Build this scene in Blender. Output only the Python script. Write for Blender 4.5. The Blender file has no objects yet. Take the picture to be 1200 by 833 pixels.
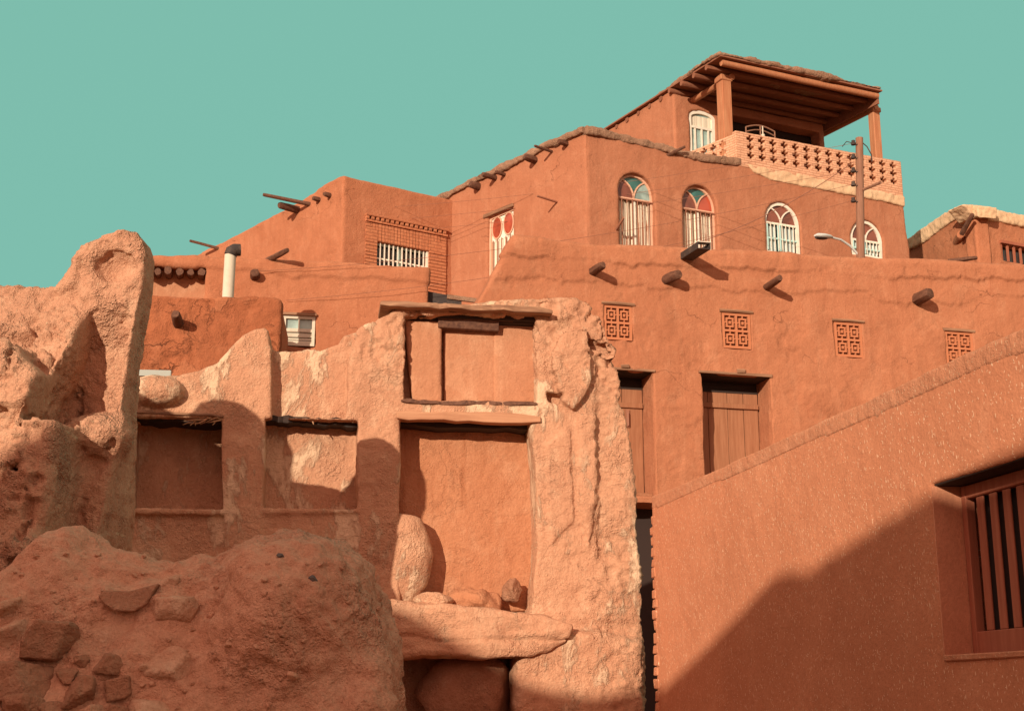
import bpy, math, random
import numpy as np
from mathutils import Vector, Matrix
random.seed(7)
RNG = np.random.RandomState(11)
SC = bpy.context.scene
COL = SC.collection

# ------------------------------------------------------------------ camera, sky, sun, exposure
F, CX, CY, HOR = 1600.0, 600.0, 416.5, 820.0
PITCH = math.atan((HOR - CY) / F)
cam_d = bpy.data.cameras.new('camera')
cam_d.sensor_width = 36.0
cam_d.lens = 36.0 * F / 1200.0
cam_d.clip_start = 0.1
cam_d.clip_end = 2000
cam = bpy.data.objects.new('camera', cam_d)
cam.rotation_euler = (math.pi / 2 + PITCH, 0, 0)
COL.objects.link(cam)
SC.camera = cam

SUN_EL, SUN_AZ = math.radians(13.6), math.radians(180 + 24.5)     # azimuth clockwise from +Y, towards the sun
SUN = Vector((math.sin(SUN_AZ) * math.cos(SUN_EL), math.cos(SUN_AZ) * math.cos(SUN_EL), math.sin(SUN_EL)))
W = bpy.data.worlds.new('World')
SC.world = W
W.use_nodes = True
nt = W.node_tree
nt.nodes.clear()
def wn(t, **k):
    n = nt.nodes.new(t)
    for a, b in k.items():
        setattr(n, a, b)
    return n
sky = wn('ShaderNodeTexSky', sky_type='NISHITA', sun_disc=False)
sky.sun_elevation = SUN_EL
sky.sun_rotation = SUN_AZ
sky.air_density = 1.0
sky.dust_density = 2.0
mix1 = wn('ShaderNodeMixRGB', blend_type='MIX')
mix1.inputs[0].default_value = 0.93
SKY_TEAL = (2.02, 5.0, 4.0, 1)
mix1.inputs[2].default_value = SKY_TEAL
tc = wn('ShaderNodeTexCoord')
dot = wn('ShaderNodeVectorMath', operation='DOT_PRODUCT')
dot.inputs[1].default_value = SUN
mr = wn('ShaderNodeMapRange', interpolation_type='SMOOTHSTEP')
mr.inputs[1].default_value = -0.25
mr.inputs[2].default_value = 0.85
mix2 = wn('ShaderNodeMixRGB', blend_type='MIX')
SKY_WARM = (11.5, 6.3, 5.0, 1)           # warm glow added round the low sun, behind the camera, to warm the shade
mix2.inputs[2].default_value = SKY_WARM
bg = wn('ShaderNodeBackground')
bg.inputs[1].default_value = 0.1
wo = wn('ShaderNodeOutputWorld')
L = nt.links.new
L(sky.outputs[0], mix1.inputs[1]); L(tc.outputs['Generated'], dot.inputs[0]); L(dot.outputs['Value'], mr.inputs[0])
L(mr.outputs[0], mix2.inputs[0]); L(mix1.outputs[0], mix2.inputs[1]); L(mix2.outputs[0], bg.inputs[0]); L(bg.outputs[0], wo.inputs[0])
sun_d = bpy.data.lights.new('sun', 'SUN')
sun_d.energy = 4.9
sun_d.angle = math.radians(0.4)
sun_d.color = (1.0, 0.84, 0.66)
sun = bpy.data.objects.new('sun', sun_d)
sun.rotation_euler = SUN.to_track_quat('Z', 'Y').to_euler()
sun.location = SUN * 60
COL.objects.link(sun)
SC.view_settings.view_transform = 'Standard'
SC.view_settings.look = 'None'
SC.view_settings.exposure = 0.09
SC.view_settings.gamma = 1.0
SC.view_settings.use_curve_mapping = False
SC.cycles.use_denoising = True
SC.cycles.max_bounces = 6
SC.cycles.diffuse_bounces = 4

# ------------------------------------------------------------------ photo pixel -> ray, wall planes
def ray(px, py):
    a, b = (px - CX) / F, (CY - py) / F
    return Vector((a, math.cos(PITCH) - b * math.sin(PITCH), math.sin(PITCH) + b * math.cos(PITCH)))
def atdepth(px, py, Y):
    r = ray(px, py)
    return r * (Y / r.y)
class Fr:
    """A vertical wall plane: local x runs along the wall (to the right seen from the camera), y into it, z up."""
    def __init__(s, px=None, depth=None, az=90, O=None):
        if O is None:
            O = atdepth(px, HOR, depth)
        s.O = Vector((O[0], O[1], 0))
        a = math.radians(az)
        s.e = Vector((math.sin(a), math.cos(a), 0))
        s.n = Vector((-s.e.y, s.e.x, 0))
        s.M = Matrix(((s.e.x, s.n.x, 0, s.O.x), (s.e.y, s.n.y, 0, s.O.y), (0, 0, 1, 0), (0, 0, 0, 1)))
    def uz(s, px, py, w=0.0):
        r = ray(px, py)
        t = (s.O.dot(s.n) + w) / r.dot(s.n)
        p = r * t
        return ((p - s.O).dot(s.e), p.z)
    def u(s, px, py=600, w=0.0):
        return s.uz(px, py, w)[0]
    def poly(s, pts, w=0.0):
        return [s.uz(x, y, w) for x, y in pts]
    def world(s, u, y, z):
        return s.O + s.e * u + s.n * y + Vector((0, 0, z))
    def pt(s, px, py, w=0.0):
        u, z = s.uz(px, py, w)
        return s.world(u, w, z)

# ------------------------------------------------------------------ noise
TAB = RNG.rand(48, 48, 48).astype(np.float32)
def vnoise(p, f, seed=0):
    q = p * f + np.array([seed * 7.13, seed * 3.71, seed * 5.37])
    i = np.floor(q).astype(np.int64)
    t = (q - i).astype(np.float32)
    t = t * t * t * (t * (t * 6 - 15) + 10)
    i0 = i % 48
    i1 = (i + 1) % 48
    x0, y0, z0 = i0[:, 0], i0[:, 1], i0[:, 2]
    x1, y1, z1 = i1[:, 0], i1[:, 1], i1[:, 2]
    tx, ty, tz = t[:, 0], t[:, 1], t[:, 2]
    def lx(y, z):
        return TAB[x0, y, z] * (1 - tx) + TAB[x1, y, z] * tx
    a = lx(y0, z0) * (1 - ty) + lx(y1, z0) * ty
    b = lx(y0, z1) * (1 - ty) + lx(y1, z1) * ty
    return (a * (1 - tz) + b * tz) * 2 - 1
def fbm(p, f, octv=3, seed=0, gain=0.5):
    s, a = 0, 1.0
    for k in range(octv):
        s = s + a * vnoise(p, f * 2.07 ** k, seed + k)
        a *= gain
    return s
def ridged(p, f, octv=3, seed=0):
    s, a = 0, 1.0
    for k in range(octv):
        s = s + a * (1 - np.abs(vnoise(p, f * 2.07 ** k, seed + k)) * 2)
        a *= 0.5
    return s
def sstep(a, b, x):
    t = np.clip((x - a) / (b - a), 0, 1)
    return t * t * (3 - 2 * t)

# ------------------------------------------------------------------ solid shapes as distance fields, meshed by surface nets
def psd(poly, U, Z):
    P = np.array(poly, dtype=np.float64)
    d = np.full(U.shape, 1e9)
    s = np.ones(U.shape)
    n = len(P)
    j = n - 1
    for i in range(n):
        ex, ez = P[j] - P[i]
        wx, wz = U - P[i, 0], Z - P[i, 1]
        t = np.clip((wx * ex + wz * ez) / (ex * ex + ez * ez + 1e-12), 0, 1)
        d = np.minimum(d, (wx - ex * t) ** 2 + (wz - ez * t) ** 2)
        c1, c2, c3 = Z >= P[i, 1], Z < P[j, 1], ex * wz > ez * wx
        flip = (c1 & c2 & c3) | (~c1 & ~c2 & ~c3)
        s = np.where(flip, -s, s)
        j = i
    return (s * np.sqrt(d)).astype(np.float32)
def smin(a, b, k):
    if k <= 0:
        return np.minimum(a, b)
    h = np.clip(0.5 + 0.5 * (b - a) / k, 0, 1)
    return b * (1 - h) + a * h - k * h * (1 - h)
def smax(a, b, k):
    return -smin(-a, -b, k)
class Grid:
    def __init__(s, x, y, z, v):
        s.v, s.o = v, np.array([x[0], y[0], z[0]])
        s.x = np.arange(x[0], x[1] + v, v, dtype=np.float32)
        s.y = np.arange(y[0], y[1] + v, v, dtype=np.float32)
        s.z = np.arange(z[0], z[1] + v, v, dtype=np.float32)
        s.U, s.Z = np.meshgrid(s.x, s.z, indexing='ij')
        s.X, s.Y, s.ZZ = s.x[:, None, None], s.y[None, :, None], s.z[None, None, :]
        s.shape = (len(s.x), len(s.y), len(s.z))
    def ext(s, poly, y0, y1, k=0.0):
        p = psd(poly, s.U, s.Z)[:, None, :]
        return smax(p, np.maximum(y0 - s.Y, s.Y - y1), k)
    def ell(s, c, r):
        q = np.sqrt(((s.X - c[0]) / r[0]) ** 2 + ((s.Y - c[1]) / r[1]) ** 2 + ((s.ZZ - c[2]) / r[2]) ** 2)
        return (q - 1) * min(r)
    def box(s, a, b, k=0.0):
        return smax(smax(np.maximum(a[0] - s.X, s.X - b[0]), np.maximum(a[1] - s.Y, s.Y - b[1]), k), np.maximum(a[2] - s.ZZ, s.ZZ - b[2]), k)
def nets(G, d):
    d = np.array(np.broadcast_to(d, G.shape), dtype=np.float32)
    e = G.v
    d[0], d[-1] = np.maximum(d[0], e), np.maximum(d[-1], e)
    d[:, 0], d[:, -1] = np.maximum(d[:, 0], e), np.maximum(d[:, -1], e)
    d[:, :, 0], d[:, :, -1] = np.maximum(d[:, :, 0], e), np.maximum(d[:, :, -1], e)
    S = d < 0
    cnt = np.zeros(tuple(n - 1 for n in G.shape), np.int8)
    cs = [(a, b, c) for a in (0, 1) for b in (0, 1) for c in (0, 1)]
    sl = lambda a, n: slice(a, n - 1 + a)
    for a, b, c in cs:
        cnt += S[sl(a, G.shape[0]), sl(b, G.shape[1]), sl(c, G.shape[2])]
    act = np.argwhere((cnt > 0) & (cnt < 8))
    idx = np.full(cnt.shape, -1, np.int32)
    idx[act[:, 0], act[:, 1], act[:, 2]] = np.arange(len(act))
    val = {c: d[act[:, 0] + c[0], act[:, 1] + c[1], act[:, 2] + c[2]] for c in cs}
    acc = np.zeros((len(act), 3)); num = np.zeros(len(act))
    for i, c0 in enumerate(cs):
        for c1 in cs[i + 1:]:
            if sum(abs(p - q) for p, q in zip(c0, c1)) != 1:
                continue
            a, b = val[c0], val[c1]
            m = (a < 0) != (b < 0)
            t = np.where(m, a / np.where(m, a - b, 1), 0)
            p = np.array(c0)[None] + t[:, None] * (np.array(c1) - np.array(c0))[None]
            acc[m] += p[m]; num[m] += 1
    V = (act + acc / num[:, None]) * G.v + G.o
    quads = []
    for ax in range(3):
        s0 = [slice(None)] * 3; s1 = [slice(None)] * 3
        s0[ax] = slice(0, -1); s1[ax] = slice(1, None)
        A, B = S[tuple(s0)], S[tuple(s1)]
        e_ = np.argwhere(A != B)
        ina = A[e_[:, 0], e_[:, 1], e_[:, 2]]
        b1, b2 = (ax + 1) % 3, (ax + 2) % 3
        ok = (e_[:, b1] > 0) & (e_[:, b2] > 0) & (e_[:, b1] < cnt.shape[b1]) & (e_[:, b2] < cnt.shape[b2])
        e_, ina = e_[ok], ina[ok]
        q = []
        for o1, o2 in ((0, 0), (1, 0), (1, 1), (0, 1)):
            c = e_.copy(); c[:, b1] -= o1; c[:, b2] -= o2
            q.append(idx[c[:, 0], c[:, 1], c[:, 2]])
        q = np.stack(q, 1)
        q[~ina] = q[~ina][:, ::-1]
        quads.append(q)
    return V, np.concatenate(quads)
def vnormals(V, Q):
    n = np.cross(V[Q[:, 2]] - V[Q[:, 0]], V[Q[:, 3]] - V[Q[:, 1]])
    N = np.zeros_like(V)
    for k in range(4):
        for a in range(3):
            N[:, a] += np.bincount(Q[:, k], n[:, a], len(V))
    return N / (np.linalg.norm(N, axis=1)[:, None] + 1e-9)

# ------------------------------------------------------------------ objects
def mesh_np(name, V, Q, mat, smooth=True):
    me = bpy.data.meshes.new(name)
    me.vertices.add(len(V)); me.loops.add(Q.size); me.polygons.add(len(Q))
    me.vertices.foreach_set('co', np.asarray(V, np.float32).ravel())
    me.loops.foreach_set('vertex_index', np.asarray(Q, np.int32).ravel())
    me.polygons.foreach_set('loop_start', np.arange(0, Q.size, Q.shape[1], dtype=np.int32))
    me.polygons.foreach_set('use_smooth', np.full(len(Q), smooth))
    me.materials.append(mat)
    me.update(calc_edges=True)
    me.validate()
    return me
def link(name, me, parent=None, M=None, **props):
    o = bpy.data.objects.new(name, me)
    COL.objects.link(o)
    M = M if M is not None else Matrix.Identity(4)
    if parent is not None:
        o.parent = parent
        pw = Matrix(parent['_m']) if '_m' in parent else world_of(parent)
        o.matrix_basis = pw.inverted() @ M
    else:
        o.matrix_basis = M
    for k, v in props.items():
        o[k] = v
    return o
def world_of(o):
    m = o.matrix_basis.copy()
    while o.parent:
        o = o.parent
        m = o.matrix_basis @ m
    return m
def thing(name, label, cat, loc=(0, 0, 0), group=None, M=None):
    o = link(name, None, None, M if M is not None else Matrix.Translation(loc), label=label, category=cat)
    o.empty_display_size = 0.3
    if group: o['group'] = group
    return o
def tag(o, label=None, cat=None, group=None, kind=None):
    for k, v in (('label', label), ('category', cat), ('group', group), ('kind', kind)):
        if v: o[k] = v
    return o
def sdf_obj(name, G, d, mat, parent=None, fr=None, disp=None, M=None):
    V, Q = nets(G, d)
    if disp is not None:
        N = vnormals(V, Q)
        V = V + N * disp(V, N)[:, None]
    return link(name, mesh_np(name, V, Q, mat), parent, fr.M if fr else M)
class MB:
    """Collects boxes, bars, ribbons and tubes, then links them as one mesh."""
    def __init__(s): s.v, s.f = [], []
    def add(s, v, f):
        n = len(s.v)
        s.v += [tuple(p) for p in v]
        s.f += [tuple(i + n for i in q) for q in f]
    def box(s, a, b, jit=0.0):
        j = lambda: random.uniform(-jit, jit)
        v = [(x + j(), y + j(), z + j()) for x in (a[0], b[0]) for y in (a[1], b[1]) for z in (a[2], b[2])]
        s.add(v, [(0, 1, 3, 2), (4, 6, 7, 5), (0, 4, 5, 1), (2, 3, 7, 6), (0, 2, 6, 4), (1, 5, 7, 3)])
    def prism(s, poly, y0, y1):
        n = len(poly)
        ar = sum(poly[i - 1][0] * poly[i][1] - poly[i][0] * poly[i - 1][1] for i in range(n))
        if ar < 0: poly = poly[::-1]
        s.add([(u, y0, z) for u, z in poly] + [(u, y1, z) for u, z in poly],
              [tuple(range(n)), tuple(range(2 * n - 1, n - 1, -1))] + [(i, i + n, (i + 1) % n + n, (i + 1) % n) for i in range(n)])
    def ribbon(s, pts, w, y0, y1, closed=False):
        n = len(pts)
        L_, R_ = [], []
        for i in range(n):
            a = pts[i - 1] if (i > 0 or closed) else pts[i]
            b = pts[(i + 1) % n] if (i < n - 1 or closed) else pts[i]
            t = Vector((b[0] - a[0], b[1] - a[1]))
            t = t.normalized() if t.length > 1e-9 else Vector((1, 0))
            nn = Vector((-t.y, t.x)) * w / 2
            if closed or 0 < i < n - 1:
                t1 = Vector((pts[i][0] - a[0], pts[i][1] - a[1])).normalized()
                c = max(0.5, abs(t.dot(t1)))
                nn = nn / c
            L_.append((pts[i][0] + nn.x, pts[i][1] + nn.y)); R_.append((pts[i][0] - nn.x, pts[i][1] - nn.y))
        v = []
        for i in range(n):
            v += [(L_[i][0], y0, L_[i][1]), (R_[i][0], y0, R_[i][1]), (R_[i][0], y1, R_[i][1]), (L_[i][0], y1, L_[i][1])]
        f = []
        for i in range(n if closed else n - 1):
            a, b = 4 * i, 4 * ((i + 1) % n)
            f += [(a + k, a + (k + 1) % 4, b + (k + 1) % 4, b + k) for k in range(4)]
        if not closed:
            f += [(3, 2, 1, 0), tuple(4 * (n - 1) + k for k in range(4))]
        s.add(v, f)
    def tube(s, pts, r, seg=10, jit=0.0, flat=1.0):
        pts = [Vector(p) for p in pts]
        rs = r if isinstance(r, (list, tuple)) else [r] * len(pts)
        v, f = [], []
        t0 = (pts[-1] - pts[0]).normalized()
        ref = Vector((0, 0, 1)) if abs(t0.z) < 0.9 else Vector((1, 0, 0))
        ph = [random.uniform(-jit, jit) for _ in range(seg)]
        for i, p in enumerate(pts):
            t = (pts[min(i + 1, len(pts) - 1)] - pts[max(i - 1, 0)]).normalized()
            a = t.cross(ref).normalized(); b = a.cross(t)
            for k in range(seg):
                an = 2 * math.pi * k / seg
                rr = rs[i] * (1 + ph[k] + random.uniform(-jit, jit) * 0.4)
                v.append(p + a * math.cos(an) * rr + b * math.sin(an) * rr * flat)
        m = len(pts)
        for i in range(m - 1):
            for k in range(seg):
                f.append((i * seg + k, i * seg + (k + 1) % seg, (i + 1) * seg + (k + 1) % seg, (i + 1) * seg + k))
        f += [tuple(range(seg - 1, -1, -1)), tuple((m - 1) * seg + k for k in range(seg))]
        s.add(v, f)
    def build(s, name, mat, parent=None, M=None, smooth=False, bevel=0.0, **props):
        me = bpy.data.meshes.new(name)
        me.from_pydata(s.v, [], s.f)
        me.materials.append(mat)
        import bmesh
        bm = bmesh.new(); bm.from_mesh(me)
        bmesh.ops.recalc_face_normals(bm, faces=bm.faces)
        if bevel:
            bmesh.ops.bevel(bm, geom=bm.edges[:], offset=bevel, segments=1, affect='EDGES', clamp_overlap=True)
        bm.to_mesh(me); bm.free()
        if smooth:
            me.polygons.foreach_set('use_smooth', [True] * len(me.polygons))
            me.set_sharp_from_angle(angle=math.radians(45))
        return link(name, me, parent, M, **props)

# ------------------------------------------------------------------ materials
class NB:
    def __init__(s, name, rough=0.9):
        s.m = bpy.data.materials.new(name); s.m.use_nodes = True
        s.t = s.m.node_tree; s.t.nodes.clear()
        s.b = s.n('ShaderNodeBsdfPrincipled'); s.b.inputs['Roughness'].default_value = rough
        s.b.inputs['Specular IOR Level'].default_value = 0.2
        o = s.n('ShaderNodeOutputMaterial'); s.l(s.b.outputs[0], o.inputs[0])
        s.co = s.n('ShaderNodeTexCoord').outputs['Object']
    def n(s, t, **k):
        x = s.t.nodes.new(t)
        for a, b in k.items(): setattr(x, a, b)
        return x
    def l(s, a, b): s.t.links.new(a, b)
    def map(s, scale=(1, 1, 1), rot=(0, 0, 0), loc=(0, 0, 0)):
        m = s.n('ShaderNodeMapping')
        m.inputs['Scale'].default_value = scale; m.inputs['Rotation'].default_value = rot; m.inputs['Location'].default_value = loc
        s.l(s.co, m.inputs[0]); return m.outputs[0]
    def noise(s, sc, det=4, rough=0.55, co=None, dist=0.0):
        x = s.n('ShaderNodeTexNoise'); x.inputs['Scale'].default_value = sc; x.inputs['Detail'].default_value = det
        x.inputs['Roughness'].default_value = rough; x.inputs['Distortion'].default_value = dist
        s.l(co if co is not None else s.co, x.inputs['Vector']); return x.outputs['Fac']
    def voro(s, sc, co=None, feat='F1', out='Distance', rnd=1.0):
        x = s.n('ShaderNodeTexVoronoi', feature=feat); x.inputs['Scale'].default_value = sc; x.inputs['Randomness'].default_value = rnd
        s.l(co if co is not None else s.co, x.inputs['Vector']); return x.outputs[out]
    def ramp(s, f, a, b, lo=0.0, hi=1.0):
        x = s.n('ShaderNodeMapRange', interpolation_type='SMOOTHSTEP')
        s.l(f, x.inputs[0])
        for i, q in zip((1, 2, 3, 4), (a, b, lo, hi)): x.inputs[i].default_value = q
        return x.outputs[0]
    def math(s, op, a, b=None):
        x = s.n('ShaderNodeMath', operation=op)
        for i, q in enumerate((a, b)):
            if q is None: continue
            if isinstance(q, (int, float)): x.inputs[i].default_value = q
            else: s.l(q, x.inputs[i])
        return x.outputs[0]
    def mix(s, f, a, b, mode='MIX'):
        x = s.n('ShaderNodeMixRGB', blend_type=mode)
        for i, q in enumerate((f, a, b)):
            if isinstance(q, (int, float)): x.inputs[i].default_value = q
            elif isinstance(q, tuple): x.inputs[i].default_value = (q[0], q[1], q[2], 1)
            else: s.l(q, x.inputs[i])
        return x.outputs[0]
    def done(s, col, height=None, strength=0.4, dist=0.03):
        if isinstance(col, tuple): s.b.inputs['Base Color'].default_value = (*col, 1)
        else: s.l(col, s.b.inputs['Base Color'])
        if height is not None:
            b = s.n('ShaderNodeBump'); b.inputs['Strength'].default_value = strength; b.inputs['Distance'].default_value = dist
            s.l(height, b.inputs['Height']); s.l(b.outputs[0], s.b.inputs['Normal'])
        return s.m
def adobe(name, base, pale, dark, straw=0.0, strawcol=(0.62, 0.42, 0.26), rough=0.5, patch=0.5, streak=0.25, crack=0.0, fine=1.0, red=None, crumb=0.0, peel=0.0, chalk=None):
    m = NB(name, 0.95)
    big = m.noise(0.55, 4, 0.6, dist=0.6)
    mid = m.noise(2.6, 5, 0.62)
    fin = m.noise(38, 4, 0.7)
    col = m.mix(m.ramp(big, 0.42, 0.62), base, red or tuple(0.68 * c + 0.32 * d for c, d in zip(base, dark)))
    col = m.mix(m.math('MULTIPLY', m.ramp(mid, 0.5, 0.72), patch), col, pale)
    st = m.noise(1.0, 5, 0.65, co=m.map((7, 7, 0.55)))
    col = m.mix(m.math('MULTIPLY', m.ramp(st, 0.52, 0.75), streak), col, dark)
    st2 = m.noise(1.0, 4, 0.6, co=m.map((4.2, 4.2, 0.4), loc=(3, 5, 1)))
    col = m.mix(m.math('MULTIPLY', m.ramp(st2, 0.55, 0.75), streak * 0.7), col, pale)
    col = m.mix(m.ramp(fin, 0.3, 0.75, 0.0, 0.45 * fine), col, dark, 'MIX')
    sp = m.voro(24)
    col = m.mix(m.ramp(sp, 0.03, 0.16, 0.3 * fine, 0.0), col, dark)
    h = m.math('MULTIPLY', fin, 0.5)
    h = m.math('ADD', h, m.math('MULTIPLY', m.noise(9, 5, 0.65), 1.2))
    h = m.math('ADD', h, m.math('MULTIPLY', m.noise(95, 2, 0.6), 0.28))
    mott = m.noise(5.5, 7, 0.72, dist=.4)
    col = m.mix(m.ramp(mott, .30, .52, .55 * max(peel, .35), 0.0), col, dark)
    col = m.mix(m.ramp(mott, .56, .78, 0.0, .4 * max(peel, .35)), col, pale)
    if peel > 0:
        pn = m.noise(1.15, 9, .66, co=m.map((1, 1, 1.25), loc=(2.2, 7.1, 4.4)), dist=.5)
        pk = m.ramp(pn, .575, .60)
        col = m.mix(m.math('MULTIPLY', pk, .5 * peel), col, tuple(.45 * a + .55 * b for a, b in zip(base, dark)))
        pk2 = m.ramp(m.noise(.8, 8, .62, co=m.map((1, 1, 1.1), loc=(8.2, 1.1, 3.4)), dist=.3), .57, .60)
        col = m.mix(m.math('MULTIPLY', pk2, .45 * peel), col, pale)
        h = m.math('SUBTRACT', h, m.math('MULTIPLY', pk, 0.9 * peel))
        h = m.math('ADD', h, m.math('MULTIPLY', pk2, 0.6 * peel))
    if chalk:
        ck = m.ramp(m.noise(1.05, 9, .68, co=m.map((1.5, 1.5, .75), loc=(1.3, 2.7, 6.6)), dist=.4), .54, .60)
        col = m.mix(m.math('MULTIPLY', ck, .75), col, chalk)
        h = m.math('ADD', h, m.math('MULTIPLY', ck, .7))
    if crumb > 0:
        wv = m.n('ShaderNodeVectorMath', operation='MULTIPLY_ADD'); wv.inputs[1].default_value = (.06, .06, .06)
        nz = m.n('ShaderNodeTexNoise'); nz.inputs['Scale'].default_value = 14; nz.inputs['Detail'].default_value = 3; m.l(m.co, nz.inputs['Vector'])
        m.l(nz.outputs['Color'], wv.inputs[0]); m.l(m.co, wv.inputs[2])
        c1 = m.ramp(m.voro(13, co=wv.outputs[0]), 0.0, 0.6, 1.0, 0.0)
        c2 = m.ramp(m.voro(34, co=wv.outputs[0]), 0.0, 0.6, 1.0, 0.0)
        c3 = m.ramp(m.voro(72), 0.0, 0.6, 1.0, 0.0)
        cm = m.math('MULTIPLY', m.ramp(m.noise(1.9, 4, .6, co=m.map((1, 1, 1), loc=(4, 8, 2))), .45, .68, .12, 1.0), crumb)
        h = m.math('ADD', h, m.math('MULTIPLY', m.math('ADD', m.math('MULTIPLY', c1, 1.1), m.math('ADD', m.math('MULTIPLY', c2, 1.0), m.math('MULTIPLY', c3, .5))), cm))
        col = m.mix(m.math('MULTIPLY', m.math('MULTIPLY', m.ramp(c1, .0, .35, 1.0, 0.0), cm), .28), col, dark)
        col = m.mix(m.math('MULTIPLY', m.math('MULTIPLY', m.ramp(c2, .55, .9), cm), .5), col, pale)
        col = m.mix(m.math('MULTIPLY', m.math('MULTIPLY', m.ramp(c2, .0, .3, 1.0, 0.0), cm), .30), col, tuple(.6 * q for q in dark))
    if straw > 0:
        sm = None
        for k, (rot, cell) in enumerate(((0.6, 38), (-0.6, 44), (1.4, 50), (0.05, 28))):
            mp = m.map((1, 1, 1), rot=(0, rot, 0), loc=(k * 3.1, k * 1.7, k * 2.3))
            sx = m.n('ShaderNodeSeparateXYZ'); m.l(mp, sx.inputs[0])
            cx = m.n('ShaderNodeCombineXYZ'); m.l(sx.outputs[0], cx.inputs[0]); m.l(m.math('MULTIPLY', sx.outputs[2], 0.27), cx.inputs[1])
            x = m.n('ShaderNodeTexVoronoi', feature='F1', voronoi_dimensions='2D'); x.inputs['Scale'].default_value = cell
            m.l(cx.outputs[0], x.inputs['Vector'])
            sep = m.n('ShaderNodeSeparateColor'); m.l(x.outputs['Color'], sep.inputs[0])
            g = m.math('GREATER_THAN', sep.outputs[0], 1.0 - 0.6 * straw)
            f = m.math('MULTIPLY', m.ramp(x.outputs['Distance'], 0.06, 0.15, 1.0, 0.0), g)
            sm = f if sm is None else m.math('MAXIMUM', sm, f)
        col = m.mix(m.math('MULTIPLY', sm, 0.85), col, strawcol)
        h = m.math('ADD', h, m.math('MULTIPLY', sm, 0.1))
    if crack > 0:
        wob = m.n('ShaderNodeTexNoise'); wob.inputs['Scale'].default_value = 1.7; wob.inputs['Detail'].default_value = 6
        m.l(m.co, wob.inputs['Vector'])
        va = m.n('ShaderNodeVectorMath', operation='MULTIPLY_ADD'); va.inputs[1].default_value = (0.9, 0.9, 0.9)
        m.l(wob.outputs['Color'], va.inputs[0]); m.l(m.map((0.6, 0.6, 1.0)), va.inputs[2])
        ed = m.voro(0.9, co=va.outputs[0], feat='DISTANCE_TO_EDGE')
        msk = m.ramp(m.noise(1.1, 3, 0.5, co=m.map((1, 1, 1), loc=(9, 2, 4))), 0.58 - 0.16 * crack, 0.66 - 0.1 * crack)
        cr = m.math('MULTIPLY', m.ramp(ed, 0.001, 0.009, 1.0, 0.0), msk)
        col = m.mix(m.math('MULTIPLY', cr, 0.6), col, tuple(0.5 * c for c in dark))
        h = m.math('SUBTRACT', h, m.math('MULTIPLY', cr, 1.6))
    return m.done(col, h, rough, 0.045)
def wood(name, a, b, scale=1.0, axis='z', rough=0.75):
    m = NB(name, rough)
    sc = {'x': (1.2, 22, 22), 'y': (22, 1.2, 22), 'z': (22, 22, 1.2)}[axis]
    g = m.noise(1.0 * scale, 6, 0.65, co=m.map(sc), dist=0.8)
    col = m.mix(m.ramp(g, 0.3, 0.72), a, b)
    col = m.mix(m.math('MULTIPLY', m.noise(3, 4), 0.4), col, tuple(0.6 * c for c in a))
    return m.done(col, g, 0.3, 0.006)
def paint(name, c, rough=0.6, dirt=0.25, dirtcol=(0.3, 0.2, 0.13)):
    m = NB(name, rough)
    col = m.mix(m.math('MULTIPLY', m.ramp(m.noise(6, 6, 0.7), 0.45, 0.75), dirt), c, dirtcol)
    return m.done(col, m.noise(30, 3), 0.15, 0.01)
def glass(name, c, rough=0.12):
    m = NB(name, rough); m.b.inputs['Specular IOR Level'].default_value = 0.6
    col = m.mix(m.ramp(m.noise(2.5, 3), 0.35, 0.7), c, tuple(0.55 * q for q in c))
    return m.done(col)
def cloth(name, a, b):
    m = NB(name, 0.95)
    w = m.noise(1.0, 3, 0.5, co=m.map((16, 16, 0.5)))
    return m.done(m.mix(m.ramp(w, 0.3, 0.7), a, b), w, 0.5, 0.03)

# earth colours (linear)
M_RUIN = adobe('ruin mud plaster', (0.60, 0.325, 0.195), (0.72, 0.47, 0.30), (0.41, 0.19, 0.108), straw=0.15, patch=0.6, streak=0.45, rough=0.75, crumb=0.45, peel=.35, chalk=(.74, .53, .35))
M_LEFT = adobe('weathered straw mud', (0.61, 0.335, 0.205), (0.72, 0.46, 0.295), (0.41, 0.19, 0.112), straw=0.12, patch=0.6, streak=0.1, rough=0.85, crumb=0.85, peel=.25, fine=1.3)
M_INFILL = adobe('orange clay infill', (0.50, 0.222, 0.115), (0.58, 0.31, 0.18), (0.36, 0.135, 0.062), patch=0.5, streak=0.8, rough=0.6, crumb=.3, peel=.4)
M_PANEL = adobe('smooth niche plaster', (0.50, 0.238, 0.132), (0.60, 0.345, 0.21), (0.36, 0.155, 0.08), patch=0.6, streak=0.5, rough=0.45, fine=1.1, peel=.45)
M_MOUND = adobe('loose red earth', (0.66, 0.345, 0.215), (0.73, 0.44, 0.29), (0.42, 0.20, 0.118), patch=0.5, streak=0.0, rough=0.9, fine=1.4, crumb=0.42)
M_RIGHT = adobe('straw flecked plaster', (0.56, 0.232, 0.122), (0.61, 0.285, 0.16), (0.37, 0.14, 0.07), straw=0.24, strawcol=(0.76, 0.53, 0.35), patch=0.5, streak=0.2, rough=0.3, fine=1.2, peel=.3)
M_COPING = adobe('grey worn coping plaster', (0.54, 0.235, 0.127), (0.58, 0.295, 0.175), (0.35, 0.145, 0.078), straw=0.3, patch=0.6, streak=0.1, rough=0.5)
M_MAIN = adobe('smooth red plaster', (0.44, 0.182, 0.094), (0.52, 0.25, 0.14), (0.31, 0.112, 0.055), patch=0.5, streak=0.6, crack=0.12, rough=0.42, fine=1.3, crumb=.3, peel=.4)
M_UP = adobe('upper house plaster', (0.415, 0.176, 0.096), (0.50, 0.24, 0.138), (0.31, 0.112, 0.055), patch=0.45, streak=0.6, crack=0.1, rough=0.38, fine=1.3, crumb=.3, peel=.38)
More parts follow.
